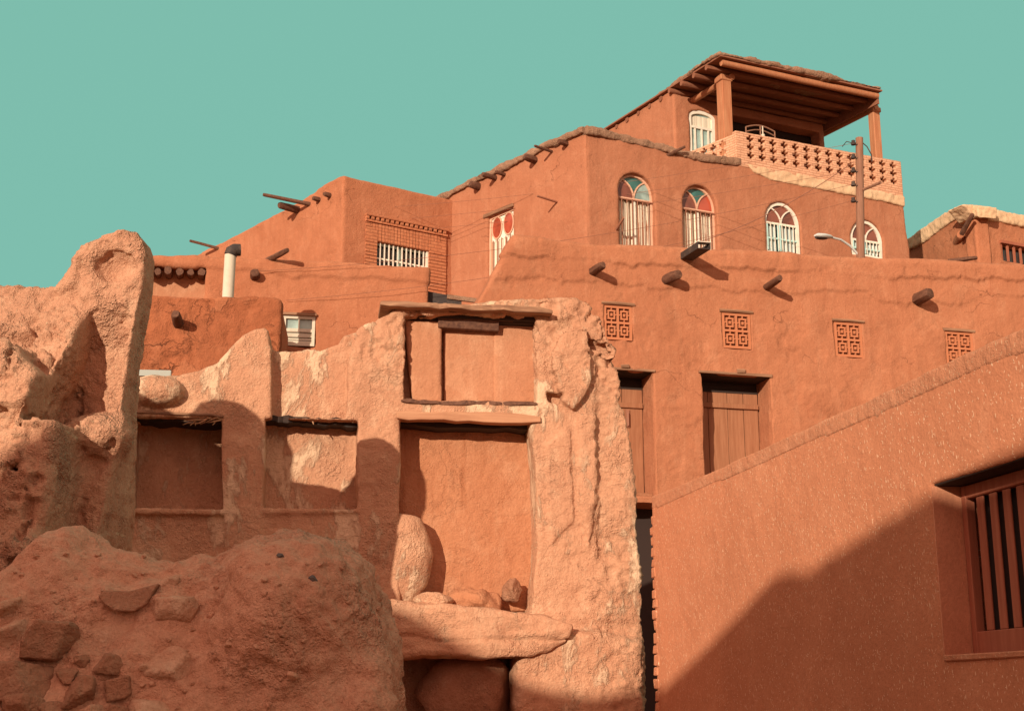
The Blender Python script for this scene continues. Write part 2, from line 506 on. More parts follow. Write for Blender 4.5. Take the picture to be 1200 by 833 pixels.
M_MID = adobe('middle house plaster', (0.435, 0.177, 0.091), (0.51, 0.235, 0.132), (0.31, 0.105, 0.048), patch=0.4, streak=0.5, crack=0.25, rough=0.42, fine=1.3, crumb=.3, peel=.4)
M_DEEP = adobe('dark red plaster', (0.40, 0.136, 0.06), (0.46, 0.185, 0.092), (0.26, 0.082, 0.036), patch=0.45, streak=0.4, crack=0.6, rough=0.8, fine=1.1, crumb=0.4, peel=.9)
M_EARTHROOF = adobe('earth roof edge', (0.36, 0.21, 0.135), (0.46, 0.30, 0.20), (0.2, 0.105, 0.06), straw=0.2, patch=0.6, streak=0.0, rough=0.9, crumb=0.6)
M_CREAM = adobe('cream lime plaster', (0.62, 0.43, 0.26), (0.68, 0.51, 0.33), (0.5, 0.31, 0.18), patch=0.5, streak=0.1, rough=0.4, fine=0.5)
M_GROUND = adobe('village earth ground', (0.40, 0.185, 0.10), (0.46, 0.26, 0.155), (0.25, 0.11, 0.06), patch=0.5, streak=0.0, rough=0.8)
M_PLAIN = adobe('plain red plaster', (0.60, 0.27, 0.155), (0.52, 0.23, 0.125), (0.31, 0.115, 0.06), patch=0.4, streak=0.1, rough=0.25, fine=.6)
M_SHADEWOOD = wood('shade dark timber', (0.03, 0.02, 0.016), (0.055, 0.034, 0.026), axis='x')  # near-black timber: the shade of soffits put into the colour
M_STONE = adobe('dusty pale stone', (0.58, 0.32, 0.20), (0.68, 0.46, 0.31), (0.34, 0.17, 0.10), patch=0.8, streak=0.0, rough=0.7, crumb=.4)
M_STONE2 = adobe('dusty brown stone', (0.40, 0.19, 0.11), (0.50, 0.29, 0.18), (0.2, 0.09, 0.05), patch=0.6, streak=0.0, rough=0.8, crumb=.5)
M_DARKSTONE = paint('dark grey stone', (0.10, 0.085, 0.08), 0.8)
M_LOG = wood('weathered log', (0.085, 0.038, 0.025), (0.20, 0.095, 0.056), axis='y')
M_LOGX = wood('grey weathered board', (0.20, 0.10, 0.058), (0.44, 0.25, 0.145), axis='x')
M_LINT = wood('plastered lintel timber', (0.40, 0.19, 0.105), (0.54, 0.29, 0.165), axis='x')
M_POST = wood('orange timber', (0.40, 0.15, 0.07), (0.52, 0.25, 0.13), axis='z')
M_POLE = wood('grey brown pole timber', (0.22, 0.105, 0.065), (0.33, 0.18, 0.115), axis='z')
M_BEAM = wood('reddish roof timber', (0.22, 0.085, 0.048), (0.32, 0.14, 0.08), axis='x')
M_DOOR = wood('dusty door planks', (0.29, 0.118, 0.058), (0.40, 0.185, 0.098), axis='z')
M_REDWOOD = wood('dark red window wood', (0.32, 0.10, 0.056), (0.42, 0.15, 0.085), axis='z')
M_SHADEFILL = paint('interior shade colour', (0.04, 0.026, 0.022), 0.95, 0)  # deep shade inside openings, put into the colour of closing panels
M_WHITE = paint('white painted frame', (0.76, 0.70, 0.58))
M_PINK = paint('pinkish painted frame', (0.66, 0.40, 0.27))
M_TEAL = paint('turquoise painted frame', (0.42, 0.66, 0.62))
M_BAR = paint('reddish iron bar', (0.30, 0.13, 0.08))
M_CURT = cloth('white curtain', (0.78, 0.70, 0.55), (0.56, 0.50, 0.39))
M_CURTB = cloth('pale blue curtain', (0.60, 0.70, 0.66), (0.36, 0.46, 0.45))
M_GRED = glass('red glass pane', (0.42, 0.085, 0.045))
M_GBROWN = glass('brown glass pane', (0.24, 0.075, 0.045))
M_GTEAL = glass('teal glass pane', (0.05, 0.17, 0.15))
M_GPALE = glass('pale blue glass pane', (0.34, 0.48, 0.44))
M_GDARK = glass('dark glass pane', (0.045, 0.04, 0.038))
M_LATTICE = paint('clay lattice', (0.46, 0.17, 0.08), 0.9, 0.2)
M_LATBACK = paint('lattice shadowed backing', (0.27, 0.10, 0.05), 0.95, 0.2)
M_METAL = paint('dull grey metal', (0.30, 0.29, 0.27), 0.5)
M_TIN = paint('pale tin', (0.34, 0.37, 0.33), 0.6)
M_DARKMETAL = paint('dark tar metal', (0.045, 0.035, 0.032), 0.7)
M_LAMP = paint('pale lamp housing', (0.55, 0.58, 0.55), 0.4)
M_WIRE = paint('old cable', (0.24, 0.11, 0.07), 0.7, 0)
M_PIPE = paint('cement pipe', (0.58, 0.52, 0.41), 0.8, 0.3)
M_ROOT = paint('dry twig', (0.42, 0.24, 0.13), 0.9)
def brick_mat(name, a, b, mortar, w=0.21, h=0.062, rot=False):
    m = NB(name, 0.9)
    x = m.n('ShaderNodeTexBrick'); x.inputs['Scale'].default_value = 1.0
    sep = m.n('ShaderNodeSeparateXYZ'); m.l(m.co, sep.inputs[0])
    cmb = m.n('ShaderNodeCombineXYZ'); m.l(sep.outputs[2 if rot else 0], cmb.inputs[0]); m.l(sep.outputs[0 if rot else 2], cmb.inputs[1])
    m.l(cmb.outputs[0], x.inputs['Vector'])
    x.inputs['Brick Width'].default_value = w; x.inputs['Row Height'].default_value = h; x.inputs['Mortar Size'].default_value = 0.008
    x.inputs['Mortar Smooth'].default_value = 0.3
    x.inputs['Color1'].default_value = (*a, 1); x.inputs['Color2'].default_value = (*b, 1); x.inputs['Mortar'].default_value = (*mortar, 1)
    col = m.mix(m.ramp(m.noise(14, 5, 0.7), 0.35, 0.75, 0, 0.35), x.outputs['Color'], tuple(0.7 * c for c in a))
    h_ = m.math('ADD', m.math('MULTIPLY', x.outputs['Fac'], -1.5), m.math('MULTIPLY', m.noise(30), 0.5))
    return m.done(col, h_, 0.7, 0.012)
M_BRICKPALE = brick_mat('pale balcony brick', (0.67, 0.385, 0.24), (0.59, 0.31, 0.185), (0.46, 0.22, 0.125))
M_BRICKRED = brick_mat('red window brick', (0.50, 0.205, 0.10), (0.46, 0.17, 0.08), (0.33, 0.12, 0.06), h=0.085)

# ------------------------------------------------------------------ helpers for house walls
def noise_disp(low=0.016, mid=0.004, fine=0.003, seed=0, extra=None):
    def f(V, N):
        d = low * fbm(V, 0.9, 3, seed) + mid * fbm(V, 4.5, 2, seed + 5) + fine * vnoise(V, 17, seed + 9)
        if extra is not None: d = d + extra(V, N)
        return d
    return f
def wall_obj(name, fr, outline, holes, mat, parent, thick=0.5, vox=0.035, k=0.05, disp=None, y0=0.0):
    """outline and holes are (u, z) polygons; each hole is (polygon, depth)."""
    us = [p[0] for p in outline]; zs = [p[1] for p in outline]
    G = Grid((min(us) - 0.2, max(us) + 0.2), (y0 - 0.15, y0 + thick + 0.15), (min(zs) - 0.2, max(zs) + 0.2), vox)
    d = G.ext(outline, y0, y0 + thick, k)
    for poly, dep in holes:
        d = smax(d, -G.ext(poly, y0 - 1.0, y0 + dep, 0.0), 0.012)
    return sdf_obj(name, G, d, mat, parent, fr, disp or noise_disp())
def rectpx(fr, x0, y0, x1, y1, w=0.0, samerow=True):
    """A true rectangle on the wall from the photo's edges (taken at its middle)."""
    ym, xm = (y0 + y1) / 2, (x0 + x1) / 2
    a, b = fr.u(x0, ym, w), fr.u(x1, ym, w)
    return a, b, fr.uz(xm, y1, w)[1], fr.uz(xm, y0, w)[1]
def rect(a, b, c, d): return [(a, c), (b, c), (b, d), (a, d)]
def archpoly(a, b, c, d, rise=None, n=14):
    r = (b - a) / 2; m = (a + b) / 2
    rise = r * 1.05 if rise is None else rise
    return [(a, c), (b, c)] + [(m + r * math.cos(math.pi * i / n), d - rise + rise * math.sin(math.pi * i / n)) for i in range(n + 1)]
def spout(parent, p0, p1, r, mat=None, name='roof_spout', taper=0.85, into=0.35, bend=0.03, label=None):
    p0, p1 = Vector(p0), Vector(p1)
    dv = (p1 - p0).normalized()
    a = p0 - dv * into
    m = MB()
    pts = [a.lerp(p1, t) + Vector((random.uniform(-1, 1), random.uniform(-1, 1), random.uniform(-1, 1))) * bend * r * 4 * (0.4 if t else 0) for t in (0, 0.25, 0.5, 0.75, 0.97, 1.0)]
    m.tube(pts, [r, r, r * 0.97, r * 0.93, r * taper, r * taper * 0.8], 12, 0.12)
    base = Vector(p0)
    m.v = [tuple(Vector(v) - base) for v in m.v]
    o = m.build(name, mat or M_LOG, parent, Matrix.Translation(base), smooth=True)
    if label: o['label'] = label
    return o
def outspout(parent, fr, bx, by, length, r, droop=0.0, w=0.0, side=0.0, **k):
    p0 = fr.pt(bx, by, w)
    return spout(parent, p0, p0 - fr.n * length + fr.e * side - Vector((0, 0, droop)), r, **k)
# ------------------------------------------------------------------ ground
def ground():
    n = 160
    xs = np.sign(np.linspace(-1, 1, n)) * np.abs(np.linspace(-1, 1, n)) ** 2.6 * 500
    ys = xs + 8
    X, Y = np.meshgrid(xs, ys, indexing='ij')
    p = np.stack([X.ravel(), Y.ravel(), np.zeros(X.size)], 1)
    Z = -1.75 + 1.15 * sstep(5, 15, p[:, 1]) + 1.2 * sstep(30, 80, p[:, 1]) + 0.05 * fbm(p, 0.7, 3, 3) + 0.6 * fbm(p, 0.02, 2, 8) * sstep(40, 120, np.abs(p[:, 1]))
    V = np.stack([p[:, 0], p[:, 1], Z], 1)
    i, j = np.meshgrid(np.arange(n - 1), np.arange(n - 1), indexing='ij')
    a = (i * n + j).ravel()
    Q = np.stack([a, a + n, a + n + 1, a + 1], 1)
    link('ground', mesh_np('ground', V, Q, M_GROUND), kind='structure')
ground()

# ================================================================== main house: long red facade with lattice vents and doors
FM = Fr(757, 25.0, 75.6)
main = thing('courtyard_house', 'long red plastered house with four lattice vents, timber doors and roof spouts', 'house', FM.pt(757, 820))
def band_z(u):
    return None
zc = FM.uz(900, 322)[1]
o_main = FM.poly([(558, 356), (604, 279), (700, 288), (850, 296), (1000, 303), (1120, 309), (1330, 321)])
uL, uR = o_main[0][0], o_main[-1][0]
o_main = [(uL, -1.5)] + o_main + [(uR, -1.5)]
m_holes = []
D1 = rectpx(FM, 690, 433, 767, 580)
D2 = rectpx(FM, 826, 439, 906, 600)
m_holes += [(rect(*D1), 0.64), (rect(*D2), 0.64)]
LV = []
for c in ((708, 358, 741, 398), (847, 367, 880, 408), (979, 378, 1011, 418), (1109, 389, 1141, 427)):
    r = rectpx(FM, *c); LV.append(r)
    m_holes.append((rect(*r), 0.10))
gap = rectpx(FM, 722, 590, 800, 700)
m_holes.append((rect(gap[0], gap[1], -0.9, gap[3]), 0.70))
def main_extra(V, N):
    u, z = V[:, 0], V[:, 2]
    p2 = np.stack([u, u * 0, z * 0], 1)
    top = 8.12 + 0.03 * u
    line = FM_Z(u) + 0.05 * vnoise(p2, 1.6, 3) + 0.04 * vnoise(p2, 5, 4) + 0.035 * fbm(V, 11, 2, 36)
    front = (V[:, 1] < 0.1)
    band = 0.05 * sstep(-0.012, 0.02, z - line) * (.25 + .75 * sstep(-.25, .2, vnoise(p2, .8, 38)))
    lip2 = 0.03 * sstep(-0.02, 0.02, z - (line - 0.42 - 0.10 * vnoise(p2, 0.9, 7) - 0.06 * vnoise(p2, 3.1, 8))) * sstep(0.0, 0.4, vnoise(p2, 0.5, 9) + 0.25)
    return front * (band + lip2 - .012 * sstep(.62, .72, fbm(V, 2.2, 4, 34)) + 0.02 * fbm(V, 2.2, 3, 31) * sstep(0.3, -0.3, z - line + 0.9))
_a = FM.uz(660, 306); _b = FM.uz(1200, 331)
def FM_Z(u): return _a[1] + (u - _a[0]) * (_b[1] - _a[1]) / (_b[0] - _a[0])
# recess under the first door; an added near-black panel stands in for its shade
wall_obj('wall', FM, o_main, m_holes, M_MAIN, main, 0.82, 0.03, 0.06, noise_disp(0.018, 0.004, 0.003, 2, main_extra))
mb = MB()
mb.prism([(uL + 0.35, -1.5), (uL + 0.35, 6.9), (uR, 6.9), (uR, -1.5)], 0.8, 4.2)
mb.build('rear_block', M_MAIN, main, FM.M)
mb = MB(); mb.box((gap[0] + .002, 0.66, -0.9), (gap[1] - .002, 0.69, gap[3] - .002)); mb.build('passage_shade', M_SHADEFILL, main, FM.M)
def plank_door(parent, fr, a, b, c, d, y, boards, rail, hinge=False):
    m = MB(); x = a
    tot = sum(boards)
    for k, w_ in enumerate(boards):
        x1 = x + (b - a) * w_ / tot
        dy = random.uniform(0, 0.015)
        m.box((x + 0.006, y + dy, c), (x1 - 0.006, y + 0.05 + dy, d))
        x = x1
    dr = m.build('door', M_DOOR, parent, fr.M, bevel=0.004)
    r = MB(); r.box((a + 0.01, y - 0.045, rail - 0.05), (b - 0.01, y - 0.002, rail + 0.05), 0.006)
    r.build('rail', M_DOOR, dr, fr.M, bevel=0.006)
    if hinge:
        h = MB(); xx = a + (b - a) * 0.72
        h.box((xx, y - 0.03, rail - 0.42), (xx + 0.07, y - 0.001, rail - 0.08)); h.tube([(xx + 0.035, y - 0.05, rail - 0.4), (xx + 0.035, y - 0.05, rail - 0.15)], 0.02, 6)
        h.build('latch', M_BAR, dr, fr.M)
    return dr
def doorway(D, railpy, px, boards, hinge=False):
    a, b, c, d = D
    y = 0.56
    zr = FM.uz(px, railpy, y)[1]
    plank_door(main, FM, a + 0.02, b - 0.02, c, d - 0.24, y, boards, zr, hinge)
    m = MB(); m.box((a + .004, y + .06, d - .26), (b - .004, y + .075, d - .002)); m.box((a + .02, y + .005, d - .238), (b - .02, y + .05, d - .2)); m.build('shade_panel', M_SHADEWOOD, main, FM.M)  # added near-black panel: shade over the door leaf put into its colour
    m = MB()
    for k in range(5):
        m.box((a - 0.05, 0.03 + k * 0.115, d - 0.02), (b + 0.05, 0.138 + k * 0.115, d + 0.05), 0.006)
    m.build('lintel', M_SHADEWOOD, main, FM.M, bevel=0.008)  # soffit boards coloured near-black in place of shade
    m = MB(); m.box((a - .07, -.03, d - .012), (b + .04, .026, d + .035), .008); m.tube([(a + (b - a) * .5, -.02, d + .06), (a + (b - a) * .62, -.03, d + .065)], .045, 8, .2); m.build('lintel_cap', M_LOGX, main, FM.M, bevel=.006)
doorway(D2, 476, 860, (0.9, 1.2, 1.0, 0.9))
doorway(D1, 476, 748, (1, 1, 1), True)
m = MB(); m.tube([(D1[0] + .05, 0.18, D1[2] + 0.03), (D1[1] - 0.02, 0.18, D1[2] + 0.03)], 0.06, 10, 0.08); m.tube([(D1[0] + .05, 0.28, D1[2] + 0.0), (D1[1] - 0.02, 0.28, D1[2] - 0.01)], 0.06, 10, 0.08)
m.build('threshold', M_DOOR, main, FM.M, smooth=True)
def lattice(parent, fr, a, b, c, d):
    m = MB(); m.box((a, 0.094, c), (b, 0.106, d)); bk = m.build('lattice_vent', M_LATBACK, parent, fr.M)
    m = MB()
    y0, y1 = 0.015, 0.07
    t = 0.035
    def bar(u0, u1, z0, z1): m.box((u0, y0, z0), (u1, y1, z1))
    fr_ = 0.05
    bar(a, a + fr_, c, d); bar(b - fr_, b, c, d); bar(a + fr_, b - fr_, c, c + fr_); bar(a + fr_, b - fr_, d - fr_, d)
    mu, mz = (a + b) / 2, (c + d) / 2
    bar(mu - 0.022, mu + 0.022, c + fr_, d - fr_)
    bar(a + fr_, mu - 0.022, mz - 0.022, mz + 0.022); bar(mu + 0.022, b - fr_, mz - 0.022, mz + 0.022)
    for u0, u1 in ((a + fr_, mu - 0.022), (mu + 0.022, b - fr_)):
        for z0, z1 in ((c + fr_, mz - 0.022), (mz + 0.022, d - fr_)):
            w_, h_ = u1 - u0, z1 - z0
            g, s_ = 0.15, 0.13
            A, B, C_, D_ = u0 + g * w_, u1 - g * w_, z0 + g * h_, z1 - g * h_
            bar(A, B, C_, C_ + s_ * h_); bar(A, B, D_ - s_ * h_, D_); bar(A, A + s_ * w_, C_ + s_ * h_, D_ - s_ * h_); bar(B - s_ * w_, B, C_ + s_ * h_, D_ - s_ * h_)
            cu, cz = (u0 + u1) / 2, (z0 + z1) / 2
            bar(cu - 0.09 * w_, cu + 0.09 * w_, cz - 0.11 * h_, cz + 0.11 * h_)
            bar(u0, A, cz - 0.04 * h_, cz + 0.04 * h_); bar(B, u1, cz - 0.04 * h_, cz + 0.04 * h_)
            bar(cu - 0.04 * w_, cu + 0.04 * w_, z0, C_); bar(cu - 0.04 * w_, cu + 0.04 * w_, D_, z1)
    m.build('lattice', M_LATTICE, bk, fr.M)
    m = MB(); m.tube([(a - 0.05, 0.0, d + 0.03), ((a + b) / 2, -0.01, d + 0.035), (b + 0.05, 0.0, d + 0.03)], 0.035, 8, 0.15); m.build('vent_lintel', M_LOGX, bk, fr.M, smooth=True)
for r in LV: lattice(main, FM, *r)
for bx, by, ln, sd, rr in ((694, 319, 0.50, 0.05, 0.085), (780, 328, 0.40, 0.12, 0.11), (897, 337, 0.66, 0.0, 0.075), (1074, 351, 0.48, 0.02, 0.125)):
    outspout(main, FM, bx, by, ln, rr, side=sd, name='roof_spout')
# sheet metal gutter on the parapet
p0 = FM.pt(796, 305)
m = MB(); ln = 0.95
m.box((0, -ln, 0), (0.26, 0.25, 0.012)); m.box((0, -ln, 0.012), (0.012, 0.25, 0.13)); m.box((0.248, -ln, 0.012), (0.26, 0.25, 0.13))
gm = m.build('gutter', M_DARKMETAL, main, FM.M @ Matrix.Translation(FM.M.inverted() @ p0) @ Matrix.Rotation(math.radians(4), 4, 'X'))
m = MB(); m.box((-0.008, -ln - .01, 0.128), (0.268, -ln + .18, 0.142)); m.build('gutter_rim', M_WHITE, gm, gm.parent.matrix_basis @ gm.matrix_basis)

# ================================================================== arched windows
def arch_window(parent, fr, a, b, c, d, y, style):
    r = (b - a) / 2; m_ = (a + b) / 2
    rise = r * 1.05
    spring = d - rise
    m = MB()
    fw = 0.05 if style == 'tall' else 0.075
    P = archpoly(a + fw / 2, b - fw / 2, c, d - fw / 2, rise - fw / 2)
    m.ribbon(P, fw, y - 0.02, y + 0.05, True)
    frm = M_PINK if style == 'tall' else M_WHITE
    fo = m.build('window', frm, parent, fr.M)
    tz = spring - (0.10 if style == 'tall' else 0.02)
    def pane(name, poly, mat, yy):
        k = MB(); k.prism(poly, yy, yy + 0.008); k.build(name, mat, fo, fr.M)
    top = [p for p in archpoly(a + fw, b - fw, tz, d - fw, rise - fw)]
    hw = (b - a - 2 * fw) / 2
    aL = [(a + fw, tz), (m_, tz)] + [(m_ - hw * (1 - math.cos(t)) , tz + 1.5 * hw * math.sin(t)) for t in [math.pi / 2 * i / 8 for i in range(1, 9)]]
    def lobe(sgn):
        # half arch leaning on the frame, springing from the middle post
        pts = [(m_, tz)]
        for i in range(1, 9):
            t = math.pi / 2 * i / 8
            pts.append((m_ + sgn * hw * (1 - math.cos(t)) * 0.92, tz + 0.98 * (d - fw - tz) * math.sin(t) * 0.86))
        return pts
    cols = {'tall_a': (M_GBROWN, M_GPALE, M_GTEAL), 'tall_b': (M_GBROWN, M_GRED, M_GTEAL), 'white': (M_GBROWN, M_GBROWN, M_GBROWN)}
    return fo, pane, lobe, tz, hw, m_, spring, rise, fw
def inarch(u, a, b, d, rise, fw):
    r = (b - a) / 2 - fw; m_ = (a + b) / 2
    q = min(1, abs(u - m_) / r)
    return d - rise + (rise - fw) * math.sqrt(max(0, 1 - q * q))
def tall_window(parent, fr, px, y, colL, colR, open_casement):
    a, b, c, d = px
    fo, pane, lobe, tz, hw, m_, spring, rise, fw = arch_window(parent, fr, a, b, c, d, y, 'tall')
    N = 10
    for sgn, col in ((-1, colL), (1, colR)):
        lb = lobe(sgn)
        lo = sorted(lb, key=lambda p: p[0])
        # the pane between the lobe and the frame's side
        us = [m_ + sgn * hw * i / N for i in range(N + 1)]
        def lobez(u):
            q = min(1.0, abs(u - m_) / (hw * 0.92)); t = math.acos(max(-1, 1 - q)); return tz + 0.98 * (d - fw - tz) * math.sin(t) * 0.86
        up = [(u, min(lobez(u), inarch(u, a, b, d, rise, fw))) for u in us]
        pane('glass', [(us[0], tz - 0.0)] + up[1:] + [(us[-1], tz)], col, y + 0.012)
        k = MB(); k.ribbon([p for p in lb], 0.032, y - 0.015, y + 0.011); k.build('tracery', M_PINK, fo, fr.M)
    tp = [(m_ + hw * (i / N * 2 - 1), inarch(m_ + hw * (i / N * 2 - 1), a, b, d, rise, fw)) for i in range(N + 1)]
    pane('glass', [(a + fw, tz)] + tp + [(b - fw, tz)], M_GTEAL, y + 0.026)
    k = MB(); k.box((a + fw, y - 0.03, tz - 0.035), (b - fw, y + 0.01, tz + 0.02)); k.build('transom', M_PINK, fo, fr.M)
    # curtain in soft folds behind the casements
    n = 46; v = []; f = []
    for i in range(n):
        u = a + fw + (b - a - 2 * fw) * i / (n - 1)
        yy = y + 0.05 + 0.02 * math.sin(i * 1.1) + 0.01 * math.sin(i * 2.7)
        v += [(u, yy, c + fw), (u, yy, tz - 0.035)]
        if i: f.append((2 * i - 2, 2 * i, 2 * i + 1, 2 * i - 1))
    k = MB(); k.add(v, f); cu = k.build('curtain', M_CURT, fo, fr.M, smooth=True)
    k = MB()
    k.box((m_ - 0.035, y - 0.02, c + fw), (m_ + 0.035, y + 0.02, tz - 0.035)); k.build('mullion', M_WHITE, fo, fr.M)
    k = MB()
    for i in range(1, 7):
        u = a + (b - a) * i / 7
        k.box((u - 0.009, y - 0.06, c), (u + 0.009, y - 0.042, tz - 0.02))
    k.box((a, y - 0.06, tz - 0.045), (b, y - 0.04, tz - 0.02)); k.build('window_bars', M_BAR, fo, fr.M)
def white_window(parent, fr, px, y, mat=None, bars=8):
    a, b, c, d = px
    fo, pane, lobe, tz, hw, m_, spring, rise, fw = arch_window(parent, fr, a, b, c, d, y, 'white')
    N = 12
    tp = [(m_ + hw * (i / N * 2 - 1), inarch(m_ + hw * (i / N * 2 - 1), a, b, d, rise, fw)) for i in range(N + 1)]
    pane('glass', [(a + fw, tz)] + tp + [(b - fw, tz)], M_GBROWN, y + 0.03)
    pane('glass', [(a + fw, c + fw), (a + fw, tz), (b - fw, tz), (b - fw, c + fw)], M_GDARK, y + 0.10)
    k = MB()
    for sgn in (-1, 1): k.ribbon(lobe(sgn), 0.03, y - 0.01, y + 0.02)
    k.box((a + fw, y - 0.015, tz - 0.025), (b - fw, y + 0.025, tz + 0.025)); k.build('tracery', M_WHITE, fo, fr.M)
    n = 40; v = []; f = []
    for i in range(n):
        u = a + fw + (b - a - 2 * fw) * i / (n - 1)
        if abs(u - m_ - 0.1) < 0.05: pass
        yy = y + 0.075 + 0.015 * math.sin(i * 1.3)
        v += [(u, yy, c + fw), (u, yy, tz - 0.03)]
        if i and i not in (16, 17, 3, 4): f.append((2 * i - 2, 2 * i, 2 * i + 1, 2 * i - 1))
    k = MB(); k.add(v, f); k.build('curtain', M_CURTB, fo, fr.M, smooth=True)
    k = MB()
    k.box((m_ - 0.10, y - 0.02, c + fw), (m_ - 0.03, y + 0.03, tz - 0.025)); k.box((a + fw, y - 0.02, c + fw), (a + fw + 0.04, y + 0.03, tz - 0.025))
    k.box((a + fw + .04, y - 0.012, (c + tz) / 2 - 0.02), (m_ - 0.1, y + 0.02, (c + tz) / 2 + 0.02)); k.box((m_ - 0.03, y - 0.012, (c + tz) / 2 - 0.02), (b - fw, y + 0.02, (c + tz) / 2 + 0.02))
    k.build('casement', M_TEAL, fo, fr.M)
    k = MB()
    for i in range(1, bars):
        u = a + fw + (b - a - 2 * fw) * i / bars
        k.box((u - 0.008, y - 0.04, c + fw), (u + 0.008, y - 0.024, tz))
    k.build('window_bars', M_WHITE, fo, fr.M)

# ================================================================== upper house with balcony
FU = Fr(695.5, 29.0, 66.0)
FUL = Fr(O=FU.O, az=140.0)
up = thing('balcony_house', 'tall red house with coloured arched windows and a roofed balcony above pierced brick railing', 'house', FU.pt(686, 820))
o_ur = FU.poly([(686, 153), (700, 155), (722, 161), (752, 168), (785, 176), (800, 181), (830, 187), (868, 191), (900, 202), (1059, 234), (1066, 290)])
ue = o_ur[-1][0]
o_ur = [(0, 2.0)] + o_ur + [(ue, 2.0)]
Aw = [rectpx(FU, *c) for c in ((725, 203, 768, 290), (801, 217, 841, 300), (897, 237, 938, 297), (998, 258, 1035, 300))]
wall_obj('wall', FU, o_ur, [(archpoly(*r), 0.22) for r in Aw], M_UP, up, 0.6, 0.035, 0.06, noise_disp(0.022, 0.005, 0.003, 6))
tall_window(up, FU, Aw[0], 0.15, M_GBROWN, M_GPALE, 1)
tall_window(up, FU, Aw[1], 0.15, M_GBROWN, M_GRED, 0)
white_window(up, FU, Aw[2], 0.08)
white_window(up, FU, Aw[3], 0.08)
o_ul = FUL.poly([(500, 241), (525, 230), (548, 217), (580, 202), (610, 188), (640, 173), (665, 162), (688, 153)])
o_ul[-1] = (0.0, o_ur[1][1])
o_ul = [(o_ul[0][0], 2.0)] + o_ul + [(0.0, 2.0)]
GW = rectpx(FUL, 571, 248, 601, 330)
gz = FUL.uz(586, 249)[1]
GW = (GW[0], GW[1], GW[2], gz)
wall_obj('wall', FUL, o_ul, [(rect(*GW), 0.16)], M_UP, up, 0.6, 0.035, 0.06, noise_disp(0.022, 0.005, 0.003, 12))
def pair_window(parent, fr, a, b, c, d, y):
    m = MB(); fw = 0.05
    m.ribbon(rect(a + fw / 2, b - fw / 2, c + fw / 2, d - fw / 2), fw, y - .02, y + .05, True)
    fo = m.build('window', M_PINK, parent, fr.M)
    mid = (a + b) / 2; gl = d - 0.62 * (b - a) * 1.05
    hw = (b - a) / 2 - fw
    k = MB(); k.prism(rect(a + fw, b - fw, gl, d - fw), y + .02, y + .035); k.build('spandrel', M_WHITE, fo, fr.M)
    for cx_ in ((a + fw + mid) / 2, (b - fw + mid) / 2):
        pts = [(cx_ + hw * 0.42 * math.cos(t), (gl + d) / 2 + (d - gl) * 0.44 * math.sin(t)) for t in [2 * math.pi * i / 20 for i in range(20)]]
        k = MB(); k.prism(pts, y + 0.005, y + .019); k.build('glass', M_GRED, fo, fr.M)
        k = MB(); k.ribbon(pts, 0.03, y - 0.01, y + .004, True); k.build('tracery', M_PINK, fo, fr.M)
    n = 40; v = []; f = []
    for i in range(n):
        u = a + fw + (b - a - 2 * fw) * i / (n - 1)
        yy = y + 0.03 + 0.015 * math.sin(i * 1.2)
        v += [(u, yy, c + fw), (u, yy, gl)]
        if i: f.append((2 * i - 2, 2 * i, 2 * i + 1, 2 * i - 1))
    k = MB(); k.add(v, f); k.build('curtain', M_CURT, fo, fr.M, smooth=True)
    k = MB()
    for i in range(1, 6):
        u = a + (b - a) * i / 6
        k.box((u - 0.01, y - 0.045, c), (u + 0.01, y - 0.025, gl))
    k.build('window_bars', M_BAR, fo, fr.M)
pair_window(up, FUL, *GW, 0.09)
m = MB(); m.box((GW[0] - 0.12, -0.05, GW[3] + .002), (GW[1] + 0.05, 0.14, GW[3] + 0.09), 0.01); m.build('lintel', M_LOGX, up, FUL.M, bevel=0.01)
# earth copings
def coping(parent, fr, pts, w0, w1, t, mat, name='coping', seed=0, amp=1.0):
    """lumpy earth band along the top of a wall"""
    us = [p[0] for p in pts]; zs = [p[1] for p in pts]
    poly = [(u, z - t * 0.45) for u, z in pts] + [(u, z + t * 0.55) for u, z in pts[::-1]]
    G = Grid((min(us) - .15, max(us) + .15), (w0 - .15, w1 + .15), (min(zs) - t - .1, max(zs) + t + .1), 0.03)
    return sdf_obj(name, G, G.ext(poly, w0, w1, 0.05), mat, parent, fr, noise_disp(0.025 * amp, 0.03 * amp, 0.014, seed))
coping(up, FU, o_ur[1:9], -0.06, 0.7, 0.19, M_EARTHROOF, seed=3, amp=.7)
coping(up, FUL, o_ul[1:-1], -0.10, 0.7, 0.17, M_EARTHROOF, seed=5, amp=.8)
for bx, by, ln, rr in ((561, 219, 0.28, 0.10), (581, 209, 0.42, 0.07), (628, 188, 0.36, 0.09), (664, 169, 0.25, 0.07), (592, 205, .3, .05)):
    outspout(up, FUL, bx, by, ln, rr, name='roof_spout')
outspout(up, FUL, 647, 178, 0.55, 0.035, name='pole_end')
outspout(up, FUL, 653, 237, 0.62, 0.028, name='iron_rod', mat=M_BAR)
m = MB(); p = FU.pt(783, 176)
spout(up, FU.pt(784, 181), FU.pt(803, 172, -0.25), 0.04, name='pole_end')
spout(up, FU.pt(722, 269), FU.pt(731, 255, -0.4), 0.035, name='iron_bracket', mat=M_BAR, into=0.1)
# white strip under the balcony railing
st = FU.poly([(872, 191), (1059, 231), (1060, 243), (1035, 236), (1005, 231), (970, 224), (940, 219), (905, 212), (884, 203)])
G = Grid((st[0][0] - .15, st[1][0] + .2), (-0.12, 0.2), (min(p[1] for p in st) - .15, max(p[1] for p in st) + .15), 0.03)
sdf_obj('plaster_strip', G, G.ext(st, -0.035, 0.1, 0.03), M_CREAM, up, FU, noise_disp(0.012, 0.02, 0.008, 21))

